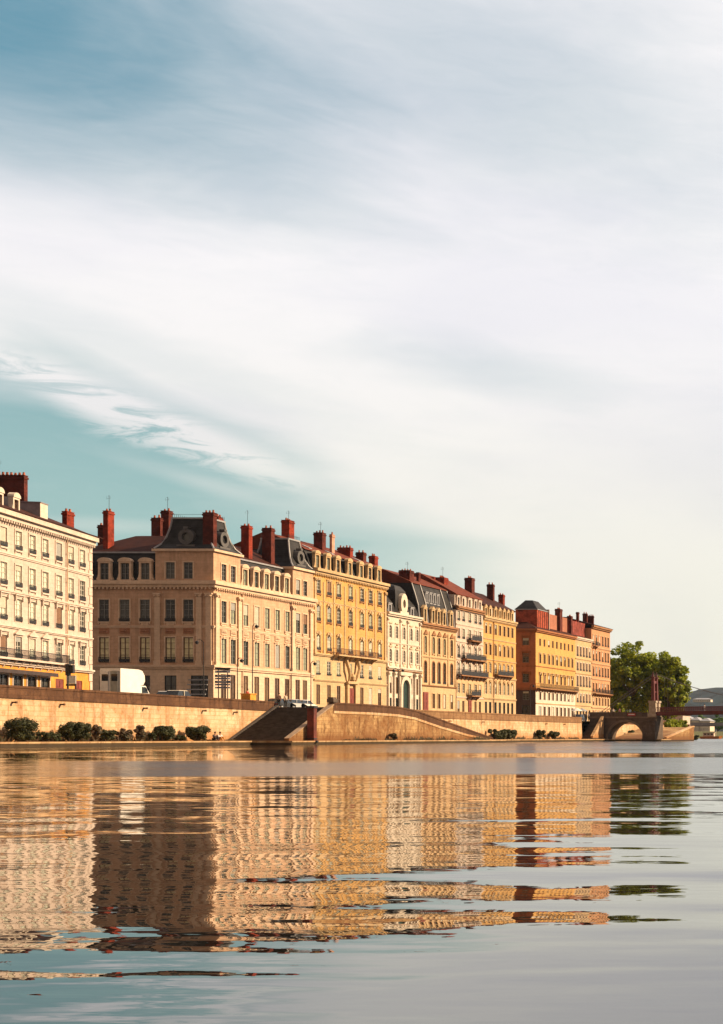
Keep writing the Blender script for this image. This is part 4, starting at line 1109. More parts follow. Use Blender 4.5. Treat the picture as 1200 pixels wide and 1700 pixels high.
B.chimney(467, 480, 488.5, 859, 910, -113, BRICK, ant=True)
B.pipe(B.u(396.5) + .7, 4, 19.8, PINKST_T); B.pipe(B.u(485.5) - .6, 4, 19.8, BROWNFR)

# --- yellow house with the long balcony
B = Building('town_house', 'tall yellow house with pale dormers and a long iron balcony over a red door', FACX, 208.8, 231.6)
us = [B.u(p) for p in (528, 546, 562, 581.6, 600.5, 614.8, 630)]
B.wall('wall', YEL, 12.7, 24.6, [(21.75, 23.75, R_(us, 1.15)), (17.75, 19.95, R_(us, 1.15)), (13.5, 15.7, R_(us, 1.15))])
gus = us[:3] + us[4:]
B.wall('ground_floor_wall', BEIGE, 3.5, 12.69, [(9.9, 12.0, R_(us, 1.1)), (5.6, 8.5, R_(gus, 1.1))])
B.door(B.F, us[3], 4.0, 1.8, 4.3, DOORRED, d=-.02, label='tall red front door')
B.wrow(B.F, us, 21.75, 23.75, 1.15, pane=PANE_MIX, guard=.45, trim=YEL_T, hood='key', sill=BRNT); B.wrow(B.F, us, 17.75, 19.95, 1.15, pane=PANE_MIX, guard=.45, trim=YEL_T, hood='arc', sill=BRNT)
B.wrow(B.F, us, 13.5, 15.7, 1.15, pane=PANE_PALE, guard=.45, trim=YEL_T, hood='arc', sill=BRNT); B.wrow(B.F, us, 9.9, 12.0, 1.1, pane=PANE_MIX, guard=.3); B.wrow(B.F, gus, 5.6, 8.5, 1.1, pane=PANE_BRN, frame=BROWNFR)
B.course('string_course', YEL_T, 12.7, 13.05, .3); B.course('string_course', YEL_T, 9.0, 9.3, .2); B.course('cornice', YEL_T, 24.6, 25.35, .65, dent=True); B.course('string_course', YEL_T, 20.6, 20.75, .08)
for u in (.45, B.L - .45): B.pilaster(B.F, u, 13.06, 24.1, .5, YEL_T, .12)
for a, c in zip(us, us[1:]): B.pilaster(B.F, (a + c) / 2, 13.06, 24.1, .3, YEL_T, .08, False)
B.balcony(us[1] + .9, us[5] + .6, 13.1, 1.1, .95, YEL_T, iron=plain('iron_rust', (0.10, 0.05, 0.03), .6))
b = B.mb(); x = us[3]
for sx in (-1, 1):
    b.tube([(x + sx * 1.9, -.3, 12.4), (x + sx * 1.7, -.6, 11.2), (x + sx * 1.2, -.5, 10.2), (x + sx * 1.0, -.2, 8.9)], [.3, .26, .2, .12], 8); b.box(x + sx * 1.25 - .3, x + sx * 1.25 + .3, -.35, -.002, 4.0, 8.9)
b.box(x - 1.7, x + 1.7, -.55, -.002, 8.91, 9.3); b.lathe([(.05, 9.3), (.5, 9.5), (.55, 10.0), (.2, 10.5)], x, -.3, 8); B.part('portal', b, YEL_T)
B.loft('mansard', SLATE, [(.5, 25.36), (.95, 27.0), (1.5, 28.0)], ends=(0, 0, 1, 1)); B.loft('roof', TILE, [(1.2, 28.01), (1.5, 28.25), (6.5, 30.4)], ends=(0, 0, 1, 1))
for u in us: B.dormer(B.F, u, 25.45, .95, 1.85, YEL_T, 'arc', 1.6, PANE_MIX, .05)
for u in (us[0] + 1.0, us[2] + 1.6, us[5]):
    b = B.mb(); b.add([(u, 1.8, 28.5), (u + .8, 1.8, 28.5), (u + .8, 2.9, 28.98), (u, 2.9, 28.98), (u, 1.8, 28.2), (u + .8, 1.8, 28.2), (u + .8, 2.9, 28.6), (u, 2.9, 28.6)], [(0, 1, 2, 3), (0, 4, 5, 1), (1, 5, 6, 2), (2, 6, 7, 3), (3, 7, 4, 0)]); B.part('skylight', b, ZINC)
B.chimney(520.5, 535, 541, 880, 915, -110.2, BRICK_DK, ant=True); B.chimney(547, 551, 555.5, 883, 915, -110.2, plain('render_pink', (0.5, 0.28, 0.2), .9))
B.chimney(560, 581, 586, 905, 930, -110.2, BRICK); B.chimney(590.5, 603, 608, 913, 936, -109.8, BRICK_DK); B.chimney(612, 622, 627.5, 919, 942, -109.6, BRICK)

# --- white ornate house with arch
B = Building('town_house', 'white ornate three storey house with an arched green doorway and oval gable window', FACX, 231.62, 244.08)
us = [1.35, 3.6, 6.23, 8.85, 11.1]
B.wall('wall', WHT, 11.8, 20.4, [(16.9, 18.9, R_(us, .95), True), (13.1, 15.1, R_(us, .95), True)])
B.wall('ground_floor_wall', WHT, 3.5, 11.79, [(4.2, 7.2, R_([us[0], us[1], us[3], us[4]], 1.05)), (7.9, 10.6, R_([us[0], us[1], us[3], us[4]], 1.05))])
b = B.mb(); face(b, .01, 3.5, 3.6, [])
B.wrow(B.F, us, 16.9, 18.9, .95, pane=PANE_DARK, trim=WHT, arch=True); B.wrow(B.F, us, 13.1, 15.1, .95, pane=PANE_DARK, trim=WHT, arch=True, sill=WHT)
for u in (us[0], us[1], us[3], us[4]): B.win(B.F, u, 4.2, 1.05, 3.0, pane=PANE_DARK, frame=DOORGRN, style='shop'); B.win(B.F, u, 7.9, 1.05, 2.7, pane=PANE_BRN, frame=BROWNFR)
b = B.mb(); x = us[2]; wd = 1.25; zs = 9.0        # projecting portal with arched doorway
pl = [(x + wd, 4.0), (x + wd + .65, 4.0), (x + wd + .65, 11.4), (x - wd - .65, 11.4), (x - wd - .65, 4.0), (x - wd, 4.0)] 
b.box(x - wd - .65, x - wd, -.45, -.002, 3.6, zs); b.box(x + wd, x + wd + .65, -.45, -.002, 3.6, zs)
for i in range(10):
    p, q = math.pi * i / 10, math.pi * (i + 1) / 10
    b.prism([(x + wd * math.cos(p), zs + wd * math.sin(p)), (x + (wd + .65) * math.cos(p), zs + (wd + .65) * math.sin(p)), (x + (wd + .65) * math.cos(q), zs + (wd + .65) * math.sin(q)), (x + wd * math.cos(q), zs + wd * math.sin(q))], -.45, -.002)
b.box(x - 2.1, x + 2.1, -.5, -.002, 10.92, 11.5); B.part('portal', b, WHT)
b = B.mb(); b.prism([(x - wd, 3.6), (x + wd, 3.6)] + [(x + wd * math.cos(math.pi * i / 10), zs + wd * math.sin(math.pi * i / 10)) for i in range(11)], -.08, -.003); B.part('door', b, DOORGRN, label='tall arched dark green door')
for u in (.35, 2.47, 4.3, 8.1, 9.98, 12.1): B.pilaster(B.F, u, 4.0, 11.5, .32, WHT, .3)
for u in (.3, 4.9, 7.55, 12.15): B.pilaster(B.F, u, 12.2, 20.2, .35, WHT, .14)
B.course('string_course', BRNT, 11.55, 11.75, .3); B.course('string_course', WHT, 11.76, 12.15, .45); B.course('string_course', WHT, 16.0, 16.2, .12); B.course('cornice', WHT, 20.4, 21.0, .5)
for u in us:
    b = B.mb(); b.box(u - .6, u + .6, -.16, -.002, 15.4, 15.62); b.lathe([(.03, 15.621), (.2, 15.75), (.12, 15.95)], u, -.1, 8); B.part('window_hood', b, PINKST_T)
    b = B.mb(); b.box(u - .6, u + .6, -.16, -.002, 19.2, 19.4); B.part('window_hood', b, PINKST_T); b = B.mb(); b.box(u - .35, u + .35, -.1, -.002, 12.4, 12.8); B.part('relief_panel', b, PINKST_T)
B.loft('mansard', SLATE, [(.3, 21.01), (.5, 21.9), (.9, 22.9), (1.8, 24.0)], ends=(0, 0, 1, 1)); B.loft('roof', TILE_DK, [(1.81, 24.01), (6.5, 25.4)], ends=(0, 0, 1, 1))
g = B.mb(); g.rings([[(us[2] - 2.3 + k, -.1 + k2, z), (us[2] + 2.3 - k, -.1 + k2, z), (us[2] + 2.3 - k, 5, z), (us[2] - 2.3 + k, 5, z)] for k, k2, z in ((0, .5, 21.05), (.1, .5, 23.4), (.45, .7, 24.9), (1.2, 1.2, 25.7), (1.9, 1.8, 25.9))]); B.part('dome_roof', g, SLATE)
o = MB(); o.M = B.F @ Matrix.Translation((us[2], -.12, 22.75))
for i in range(16):
    p, q = 2 * math.pi * i / 16, 2 * math.pi * (i + 1) / 16
    o.prism([(.5 * math.cos(p), .72 * math.sin(p)), (1.25 * math.cos(p), 1.7 * math.sin(p)), (1.25 * math.cos(q), 1.7 * math.sin(q)), (.5 * math.cos(q), .72 * math.sin(q))], 0, .75)
o.box(-1.5, 1.5, -.02, .75, -1.72, -1.3); oo = o.build('oculus', WHT, B.root); g = MB(); g.M = o.M; g.prism([(.5 * math.cos(2 * math.pi * i / 16), .72 * math.sin(2 * math.pi * i / 16)) for i in range(16)], .3, .4); g.build('pane', PANE_BRN, oo)
for u in (us[0] + .6, us[3] + 1.2): B.dormer(B.F, u, 21.1, .7, 1.1, ZINC, 'flat', 1.2, PANE_MIX, .3)
B.chimney(662, 680, 687, 943, 1010, -109.2, BRICK_DK, ant=True); B.chimney(691, 695, 698, 950, 975, -110, BRICK_DK, pots=False)

# tall red party roof behind the white house
# --- beige house with tall windows and slate roof
B = Building('town_house', 'beige house with five tall arched windows under a steep slate roof with skylights', FACX, 244.1, 258.56)
us = [B.u(p) for p in (706, 719.4, 728.4, 737.6, 749.4)]
B.wall('wall', BEIGE, 9.5, 19.7, [(15.2, 18.1, R_(us, .95), True), (10.1, 13.8, R_(us, .95), True)]); B.wall('ground_floor_wall', BEIGE, 3.5, 9.49, [(5.8, 8.3, R_(us[1:], .95))])
B.wrow(B.F, us, 15.2, 18.1, .95, pane=PANE_MIX, frame=BROWNFR, trim=BEIGE, arch=True, sill=BEIGE); B.wrow(B.F, us, 10.1, 13.8, .95, pane=PANE_MIX, frame=BROWNFR, trim=BRNT, arch=True, guard=.4)
B.wrow(B.F, us[1:], 5.8, 8.3, .95, pane=PANE_BRN, frame=BROWNFR, trim=BEIGE); B.door(B.F, us[0], 3.9, 1.9, 4.6, DOORRED, d=-.02, label='tall brown red carriage door')
for u in us: b = B.mb(); b.prism([(u - .8, 18.35), (u + .8, 18.35), (u, 19.1)], -.22, -.002); B.part('window_gable', b, BRNT)
B.course('string_course', BRNT, 9.5, 9.75, .25); B.course('string_course', BEIGE, 14.4, 14.65, .16); B.course('cornice', BRNT, 19.7, 20.3, .5, dent=True)
for u in (.4, B.L - .4, (us[0] + us[1]) / 2, (us[3] + us[4]) / 2): B.pilaster(B.F, u, 9.8, 19.5, .35, BEIGE, .12, False)
B.loft('mansard', SLATE, [(.3, 20.31), (.6, 23.2), (1.1, 25.0), (1.7, 26.9)], ends=(0, 0, 1, 1)); B.loft('roof', TILE, [(1.5, 26.91), (1.7, 27.15), (6.5, 29.3)], ends=(0, 0, 1, 1))
for u in us: B.dormer(B.F, u, 20.5, .85, 2.1, YEL_T, 'gable', 1.4, PANE_MIX, .0)
for k in range(4): B.dormer(B.F, us[1] - .6 + 1.5 * k, 24.0, .5, 1.5, ZINC, 'flat', .9, PANE_DARK, .85)
for u in (.2, B.L - .2, 3.4, B.L - 3.0): q = B.mb(); q.tube([(u, .25, 20.4), (u, .5, 23.2), (u, 1.0, 25.0), (u, 1.6, 26.9)], .12, 6); B.part('roof_ridge', q, ZINC)
B.chimney(712, 720, 724, 958, 975, -112, BRICK, pots=False); B.chimney(723, 737, 744, 955, 982, -110.5, BRICK, ant=True)

# --- cream house with black balconies
B = Building('town_house', 'narrow cream house with stacked black iron balconies', FACX, 258.58, 270.9)
us = [B.u(p) for p in (761, 769, 779.4, 789.2, 796.5)]
B.wall('wall', CREAM, 11.6, 23.7, [(21.8, 23.5, R_(us, 1.0)), (18.6, 20.4, R_(us, 1.0)), (15.1, 17.1, R_(us, 1.0)), (12.1, 14.0, R_(us, 1.0))]); B.wall('ground_floor_wall', BEIGE, 3.5, 11.59, [(8.8, 10.5, R_(us, 1.0)), (5.3, 7.4, R_(us[:2] + us[3:], 1.0))])
B.wrow(B.F, us, 21.8, 23.5, 1.0, pane=PANE_MIX, trim=CREAM_T, guard=.4); B.wrow(B.F, us, 18.6, 20.4, 1.0, pane=PANE_MIX, trim=CREAM_T, guard=.4); B.wrow(B.F, us, 15.1, 17.1, 1.0, pane=PANE_DARK, trim=CREAM_T, hood='arc', guard=.6)
B.wrow(B.F, us, 12.1, 14.0, 1.0, pane=PANE_DARK, trim=CREAM_T, hood='arc'); B.wrow(B.F, us, 8.8, 10.5, 1.0, pane=PANE_MIX, trim=BEIGE); B.wrow(B.F, us[:2] + us[3:], 5.3, 7.4, 1.0, pane=PANE_BRN, frame=BROWNFR)
B.door(B.F, us[2], 4.0, 1.4, 3.6, DOORRED, d=-.02)
for z, a, c in ((15.0, us[1] - .8, us[4] + .8), (12.0, .3, B.L + .25), (18.5, us[2] - 1.0, us[3] + .8), (8.4, us[2] - 1.2, us[3] + .4)): B.balcony(a, c, z, .95, 1.05, BRNT, solid=True)
B.course('string_course', CREAM_T, 21.0, 21.2, .12); B.course('string_course', CREAM_T, 17.9, 18.1, .15); B.course('string_course', CREAM_T, 14.7, 14.85, .15); B.course('string_course', CREAM_T, 11.45, 11.7, .2); B.course('string_course', CREAM_T, 7.9, 8.15, .15); B.course('cornice', BRNT, 23.7, 24.4, .5)
B.loft('attic_wall', CREAM, [(.25, 24.41), (.25, 26.4)], ends=(0, 0, 1, 1))
for u in us: B.dormer(B.F, u, 24.55, .75, 1.4, CREAM_T, 'flat', .6, PANE_DARK, -.05)
B.loft('roof', TILE, [(.0, 26.41), (.0, 26.55), (6.5, 30.2)], ends=(0, 0, 1, 1)); B.chimney(771, 783, 788, 956, 985, -109.8, BRICK_DK, ant=False)

# --- golden pair
B = Building('town_house', 'golden yellow house with black balcony at the end of the first row', FACX, 270.92, 287.3)
us = [B.u(p) for p in (806.5, 813.6, 822.4, 829.6, 836.8, 843.4, 850.2)]
B.wall('wall', YEL, 12.2, 23.0, [(20.4, 22.3, R_(us, .95)), (16.4, 18.4, R_(us, .95)), (13.0, 14.8, R_(us, .95))]); B.wall('ground_floor_wall', BEIGE, 3.5, 12.19, [(9.0, 11.1, R_(us, .95)), (5.2, 7.5, R_(us, 1.1))])
B.wrow(B.F, us, 20.4, 22.3, .95, pane=PANE_BRN, frame=BROWNFR, trim=YEL_T); B.wrow(B.F, us, 16.4, 18.4, .95, pane=PANE_BRN, frame=BROWNFR, trim=YEL_T, hood='key'); B.wrow(B.F, us, 13.0, 14.8, .95, pane=PANE_MIX, trim=YEL_T, hood='key')
B.wrow(B.F, us, 9.0, 11.1, .95, pane=PANE_MIX, trim=YEL_T, hood='arc'); B.wrow(B.F, us, 5.2, 7.5, 1.1, pane=PANE_DARK, frame=IRON, style='shop')
B.course('string_course', YEL_T, 15.4, 15.6, .14); B.course('string_course', YEL_T, 19.3, 19.5, .12); B.course('string_course', YEL_T, 12.0, 12.3, .2); B.course('string_course', YEL_T, 8.0, 8.3, .2); B.course('cornice', YEL_T, 23.0, 23.6, .45, dent=True)
B.balcony(us[2] - .8, us[5] + .8, 12.7, .9, 1.0, BRNT, solid=True)
B.loft('attic_wall', WHT, [(.3, 23.61), (.3, 25.6)], ends=(0, 0, 1, 1))
for u in us: B.dormer(B.F, u, 23.75, .7, 1.4, YEL_T, 'gable', .7, PANE_MIX, -.05)
B.loft('roof', TILE_DK, [(.0, 25.61), (.0, 25.8), (6.5, 29.2)], ends=(0, 0, 1, 1)); B.pipe(us[1] + 1.4, 4, 23, BRNT)
B.chimney(808, 818.5, 821, 967, 990, -110.5, BRICK_DK); B.chimney(827, 835, 838, 984, 998, -110, BRICK)

# --- orange corner house beyond the gap
B = Building('corner_building', 'orange and golden corner house with a slate hatted brick attic block', FACX, 298.3, 323.0, 0, 3.6, 16)
us = [B.u(p) for p in (896.4, 903.6, 911, 917.5, 924.2, 931.0, 937.2, 943.6, 949.8)]; su = [B.su(872.8), B.su(872.8) - 4.0, B.su(872.8) - 8.0]
rs = [(19.8, 21.3), (16.2, 18.1), (12.1, 13.9)]
B.wall('wall', GOLD, 10.9, 22.6, [(a, c, R_(us, 1.05)) for a, c in rs], close=False)
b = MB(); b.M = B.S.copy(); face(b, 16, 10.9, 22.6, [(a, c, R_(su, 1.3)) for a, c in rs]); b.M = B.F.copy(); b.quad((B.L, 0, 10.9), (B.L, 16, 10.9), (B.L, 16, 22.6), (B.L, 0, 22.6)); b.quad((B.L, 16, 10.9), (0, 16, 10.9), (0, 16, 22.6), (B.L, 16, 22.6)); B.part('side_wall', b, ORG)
B.wall('ground_floor_wall', WHT, 3.5, 10.89, [(8.6, 10.2, R_(us, 1.05)), (5.0, 7.2, R_(us, 1.2))], close=False)
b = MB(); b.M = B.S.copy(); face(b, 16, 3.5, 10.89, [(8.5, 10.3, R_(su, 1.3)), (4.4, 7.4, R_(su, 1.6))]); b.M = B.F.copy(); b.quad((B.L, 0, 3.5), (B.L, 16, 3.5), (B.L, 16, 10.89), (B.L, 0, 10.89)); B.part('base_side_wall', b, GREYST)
for k, (a, c) in enumerate(rs): B.wrow(B.F, us, a, c, 1.05, pane=PANE_BRN, frame=BROWNFR, trim=YEL_T if k else None, hood=(None, 'key', 'cornice')[k]); B.wrow(B.S, su, a, c, 1.3, pane=PANE_DARK, frame=GREYFR, trim=ORG_T, hood='cornice')
B.wrow(B.F, us, 8.6, 10.2, 1.05, pane=PANE_BRN, frame=BROWNFR, trim=WHT); B.wrow(B.F, us, 5.0, 7.2, 1.2, pane=PANE_BRN, frame=BROWNFR, trim=WHT); B.wrow(B.S, su, 8.5, 10.3, 1.3, pane=PANE_DARK, frame=GREYFR); B.wrow(B.S, su, 4.4, 7.4, 1.6, pane=PANE_DARK, frame=IRON, style='shop')
B.course('string_course', ORG_T, 10.5, 11.0, .25, True); B.course('string_course', YEL_T, 7.7, 7.95, .14); B.course('string_course', ORG_T, 15.4, 15.6, .1, True); B.course('cornice', ORG_T, 22.6, 23.2, .5, True)
B.balcony(.2, B.L - .2, 11.0, .9, .95, BRNT)
B.loft('roof', TILE_DK, [(-.2, 23.21), (0, 23.4), (3.0, 24.8)], ends=(1, 0, 1, 1))
x0, x1 = 3.3, 9.7; b = B.mb(); b.box(x0, x1, .9, 5.4, 23.25, 27.4); aw = B.part('attic_block', b, brickwork('attic_brick', (0.42, 0.09, 0.05)))
b = B.mb()
for i in range(5): b.box(x0 + .5 + 1.25 * i, x0 + .7 + 1.25 * i, .84, .899, 23.4, 27.2)
b.build('pilaster_strip', BRICK_DK, aw)
b = B.mb(); b.box(x0 - .15, x1 + .15, .75, 5.55, 27.401, 27.55); B.part('attic_cornice', b, ZINC)
B.loft('attic_roof', SLATE, [(-.1, 27.551), (.7, 28.5), (1.5, 29.5)], x0, x1, .9, 5.4)
b = B.mb(); b.box(10.0, 24.0, 1.6, 6.2, 23.3, 27.3); B.part('attic_block', b, plaster('attic_render', (0.42, 0.17, 0.11), .2)); b = B.mb(); b.box(9.75, 9.95, .6, 6.3, 23.3, 28.0); B.part('party_wall', b, CREAM)
B.chimney(860.5, 868.5, 872, 1009, 1034, -110.8, BRICK_DK); B.chimney(921, 929.5, 933.5, 1008, 1048, -108.0, BRICK_DK, ant=True); B.chimney(941, 948, 950.5, 1020, 1052, -108.0, BRICK_DK)

B = Building('town_house', 'pale yellow house squeezed between the golden corner house and the pink end house', FACX, 323.02, 334.2)
us = [1.4 + 2.1 * k for k in range(5)]
B.wall('wall', YEL_T, 3.5, 22.7, [(19.0, 21.2, R_(us, 1.0)), (15.8, 17.6, R_(us, 1.0)), (12.2, 14.6, R_(us, 1.0)), (8.6, 10.6, R_(us, 1.0)), (4.8, 7.0, R_(us, 1.1))])
for a, c in ((19.0, 21.2), (15.8, 17.6), (12.2, 14.6), (8.6, 10.6)): B.wrow(B.F, us, a, c, 1.0, pane=PANE_BRN, frame=BROWNFR, trim=CREAM_T, guard=.4)
B.wrow(B.F, us, 4.8, 7.0, 1.1, pane=PANE_DARK, frame=IRON, style='shop')
for z in (7.8, 11.4, 15.0, 18.3): B.course('string_course', YEL_T, z, z + .25, .16)
B.course('cornice', CREAM_T, 22.7, 23.3, .45); b = B.mb(); b.box(.05, B.L - .05, 1.4, 8, 23.31, 27.0); B.part('attic_block', b, brickwork('attic_brick_dark', (0.30, 0.07, 0.055))); B.loft('roof', TILE_DK, [(0.0, 23.305), (1.3, 23.9)], ends=(0, 0, 1, 1))
B.chimney(956, 960, 961.5, 1016, 1030, -109.5, BRICK_DK, pots=False); B.chimney(952, 956, 957, 1030, 1045, -108.6, BRICK, pots=False)

B = Building('town_house', 'tall pink end house beside the trees with small iron balconies', FACX, 334.22, 348.2, z0=3.6)
us = [1.4, 3.6, 5.9, 8.2, 10.4, 12.4]
rr_ = [(22.3, 24.6), (18.6, 20.9), (15.0, 17.2), (11.4, 13.4), (8.2, 10.0), (4.8, 7.0)]
B.wall('wall', PEACH, 11.2, 26.0, [(a, c, R_(us, 1.0)) for a, c in rr_[:4]]); B.wall('ground_floor_wall', BEIGE, 3.5, 11.19, [(a, c, R_(us, 1.0)) for a, c in rr_[4:]])
for k, (a, c) in enumerate(rr_): B.wrow(B.F, us, a, c, 1.0, pane=PANE_BRN, frame=BROWNFR, trim=PEACH_T, guard=.4 if k < 4 else 0)
for z in (21.5, 17.8, 14.2, 10.6, 7.5): B.course('string_course', PEACH_T, z, z + .3, .2)
B.course('cornice', BRNT, 26.0, 26.7, .6); B.balcony(.6, B.L - .3, 11.0, .9, 1.0, BRNT); B.balcony(.8, 3.0, 22.0, .8, 1.0, BRNT)
B.loft('roof', TILE_DK, [(-.6, 26.71), (-.6, 26.8), (6.0, 28.6)], ends=(0, 1, 1, 1)); B.chimney(967, 974, 975.5, 1016, 1035, -110, BRICK_DK); B.chimney(973, 985, 986, 1020, 1038, -109, BRICK_DK)

# small buildings upstream
def small_house(name, label, x, y, w_, d_, h, m, roofm, z0=3.9, n=4, floors=3, group='small buildings upstream'):
    B = Building(name, label, x, y, y + .001, 0, z0, d_, group); B.L = w_; B.root.rotation_euler = (0, 0, 0)
    us = [w_ * (i + .5) / n for i in range(n)]; fh = (h - .6) / floors
    B.wall('wall', m, z0, z0 + h, [(z0 + .9 + fh * k, z0 + .9 + fh * k + fh * .5, R_(us, w_ / n * .4)) for k in range(floors)])
    for k in range(floors): B.wrow(B.F, us, z0 + .9 + fh * k, z0 + .9 + fh * k + fh * .5, w_ / n * .4, pane=PANE_DARK)
    B.loft('roof', roofm, [(-.5, z0 + h + .003), (-.5, z0 + h + .2), (min(w_, d_) * .4, z0 + h + 2.0)])
small_house('riverside_house', 'cream riverside building with sunlit front under the bridge deck', -158.8, 600, 4.6, 12, 6.0, CREAM, TILE_DK, 3.9, 2, 2)
for i, (x, w_, h, lb) in enumerate(((-231, 7, 8, 'white low building upstream, leftmost behind the footbridge'), (-223.5, 5, 7, 'second white building upstream, with the grey roof'), (-218, 6, 6.5, 'third white building upstream next to the green trees'))): small_house('far_house', lb, x, 890, w_, 12, h, WHT, ZINC, 3.9, 5, 2, 'white buildings upstream')
small_house('hillside_building', 'long pale building on the wooded hill at the right edge', -490, 1960, 24, 12, 3.4, WHT, ZINC, 48, 8, 1)

# ------------------------------------------------------------------ vehicles
VWHITE = plain('vehicle_white', (0.78, 0.75, 0.70), .35, .06); VDARK = plain('vehicle_glass', (0.02, 0.025, 0.03), .08, .2); TYRE = plain('tyre', (0.015, 0.015, 0.015), .8)
def wheel(parent, x, y, r=.34, wd=.24):
    b = MB(); n = 16
    b.rings([[(x - wd / 2, y + rr * math.cos(2 * math.pi * i / n), r + rr * math.sin(2 * math.pi * i / n)) for i in range(n)] for rr in (r,)] + [[(x + wd / 2, y + r * math.cos(2 * math.pi * i / n), r + r * math.sin(2 * math.pi * i / n)) for i in range(n)]])
    o = b.build('wheel', TYRE, parent)
    b = MB(); sx = 1 if x > 0 else -1
    b.rings([[(x + sx * (wd / 2 + e), y + q * math.cos(2 * math.pi * i / n), r + q * math.sin(2 * math.pi * i / n)) for i in range(n)] for e, q in ((.002, r * .6), (.02, r * .5))]); b.build('rim', ZINC, o)


def car(label, px, X, col, group='vehicles parked along the quay', tall=0.0):
    """front towards +Y"""
    Y = Yat(px, X); t = thing('parked_car', label, 'car', (X, Y, street_z(Y) + .01), group=group)
    pr = [(-2.1, .35), (2.1, .35), (2.15, .7), (1.2, .95), (.5, 1.45 + tall), (-1.2, 1.48 + tall), (-1.95, .98), (-2.15, .75)]
    m = plain('car_paint_%s' % '_'.join(str(int(c * 99)) for c in col), col, .25, .05)
    b = MB(); along(b, pr[:4] + [(-1.95, .98), (-2.15, .75)], -.88, .88); b.build('body', m, t)
    b = MB(); h = 1.42 + tall
    b.rings([[(-.82, -1.9, .97), (.82, -1.9, .97), (.82, 1.15, .955), (-.82, 1.15, .955)], [(-.66, -1.2, h), (.66, -1.2, h), (.66, .5, h), (-.66, .5, h)]]); b.build('window', VDARK, t)
    b = MB(); b.rings([[(-.68, -1.22, h + .002), (.68, -1.22, h + .002), (.68, .52, h + .002), (-.68, .52, h + .002)], [(-.6, -1.1, h + .06), (.6, -1.1, h + .06), (.6, .4, h + .06), (-.6, .4, h + .06)]])
    for y in (-.4,): b.box(-.80, -.76, y - .04, y + .04, .98, h); b.box(.76, .80, y - .04, y + .04, .98, h)
    b.build('roof', m, t)
    for x in (-.86, .86):
        for y in (-1.3, 1.35): wheel(t, x, y)
    for x in (-.6, .6):
        b = MB(); b.box(x - .2, x + .2, 2.1, 2.16, .6, .76); b.build('headlight', WHITEFR, t); b = MB(); b.box(x - .2, x + .2, -2.19, -2.1, .68, .82); b.build('tail_light', DOORRED, t)
    return t


# box truck facing upstream: sunlit side to the river, rear doors towards the camera
Yt = Yat(200, -97.2); zt = street_z(Yt) + .01
t = thing('box_truck', 'tall white box truck with rounded nose parked on the quay by the brown corner house', 'truck', (-98.2, Yt, zt), group='vehicles parked along the quay')
b = MB(); along(b, [(0, .9), (3.3, .9), (3.3, 1.95), (3.75, 2.0), (4.05, 2.4), (4.0, 3.0), (3.6, 3.5), (3.0, 3.62), (0, 3.62)], -1.15, 1.0); b.build('cargo_box', VWHITE, t)
b = MB(); along(b, [(3.32, .35), (5.0, .35), (5.1, .95), (4.9, 1.15), (4.25, 1.93), (3.32, 1.93)], -1.05, .95); b.build('cab', VWHITE, t)
b = MB(); b.add([(-.95, 4.96, 1.19), (.85, 4.96, 1.19), (.85, 4.32, 1.93), (-.95, 4.32, 1.93)], [(0, 1, 2, 3)]); b.add([(.96, 3.6, 1.15), (.96, 4.75, 1.15), (.96, 4.25, 1.8), (.96, 3.6, 1.8)], [(0, 1, 2, 3)]); b.build('windscreen', VDARK, t)
b = MB(); along(b, [(.2, .5), (3.2, .5), (3.2, .88), (.2, .88)], -.8, .8); b.build('chassis', IRON, t)
for x0, x1, mm in ((-1.02, -.12, VWHITE), (-.02, .88, plain('door_panel_grey', (.30, .30, .27), .5))):
    b = MB(); b.box(x0, x1, -.05, -.003, 1.05, 3.35); d_ = b.build('rear_door', mm, t)
    b = MB(); b.box(x0 + .1, x1 - .1, -.07, -.051, 2.3, 3.0) ; b.build('window', VDARK, d_)
    b = MB(); b.tube([(x1 - .1, -.09, 1.1), (x1 - .1, -.09, 3.3)], .025, 6); b.build('lock_bar', ZINC, d_)
b = MB(); b.box(-1.1, .95, -.12, -.004, .75, 1.0); b.build('bumper', IRON, t)
for x in (-.9, .85):
    for y in (.9, 4.3): wheel(t, x, y, .42, .28)
b = MB(); b.box(1.02, 1.2, 4.5, 4.6, 1.4, 1.9); b.build('mirror', IRON, t)

Yt = Yat(118.5, -94.5)
t = thing('notice_sign', 'white notice board on posts before the orange shopfront door', 'sign', (-94.5, Yt, street_z(Yt)))
b = MB(); b.box(-.45, .45, -.06, 0, 1.55, 2.35); b.build('sign_panel', VWHITE, t); b = MB(); b.box(-.48, .48, -.08, .02, 1.35, 1.53); b.build('frame', IRON, t)
for x in (-.4, .4): b = MB(); b.box(x - .04, x + .04, .002, .06, 0, 2.3); b.build('post', IRON, t)
car('white car glimpsed over the parapet beside the brown corner house', 283, -101, (.72, .70, .66), tall=.25); car('pale cream car glimpsed over the parapet, right beside the white one', 298, -100, (.62, .55, .42), tall=.35)
car('dark car parked leftmost above the dark stairway', 465, -97.5, (.04, .04, .045)); car('silver car parked in the middle above the dark stairway', 485, -97.5, (.5, .5, .5)); car('white car parked rightmost above the dark stairway', 503, -97.5, (.78, .77, .74))
car('dark car parked at the far end of the row near the narrow steps', 962, -98.5, (.05, .05, .06), tall=.2)

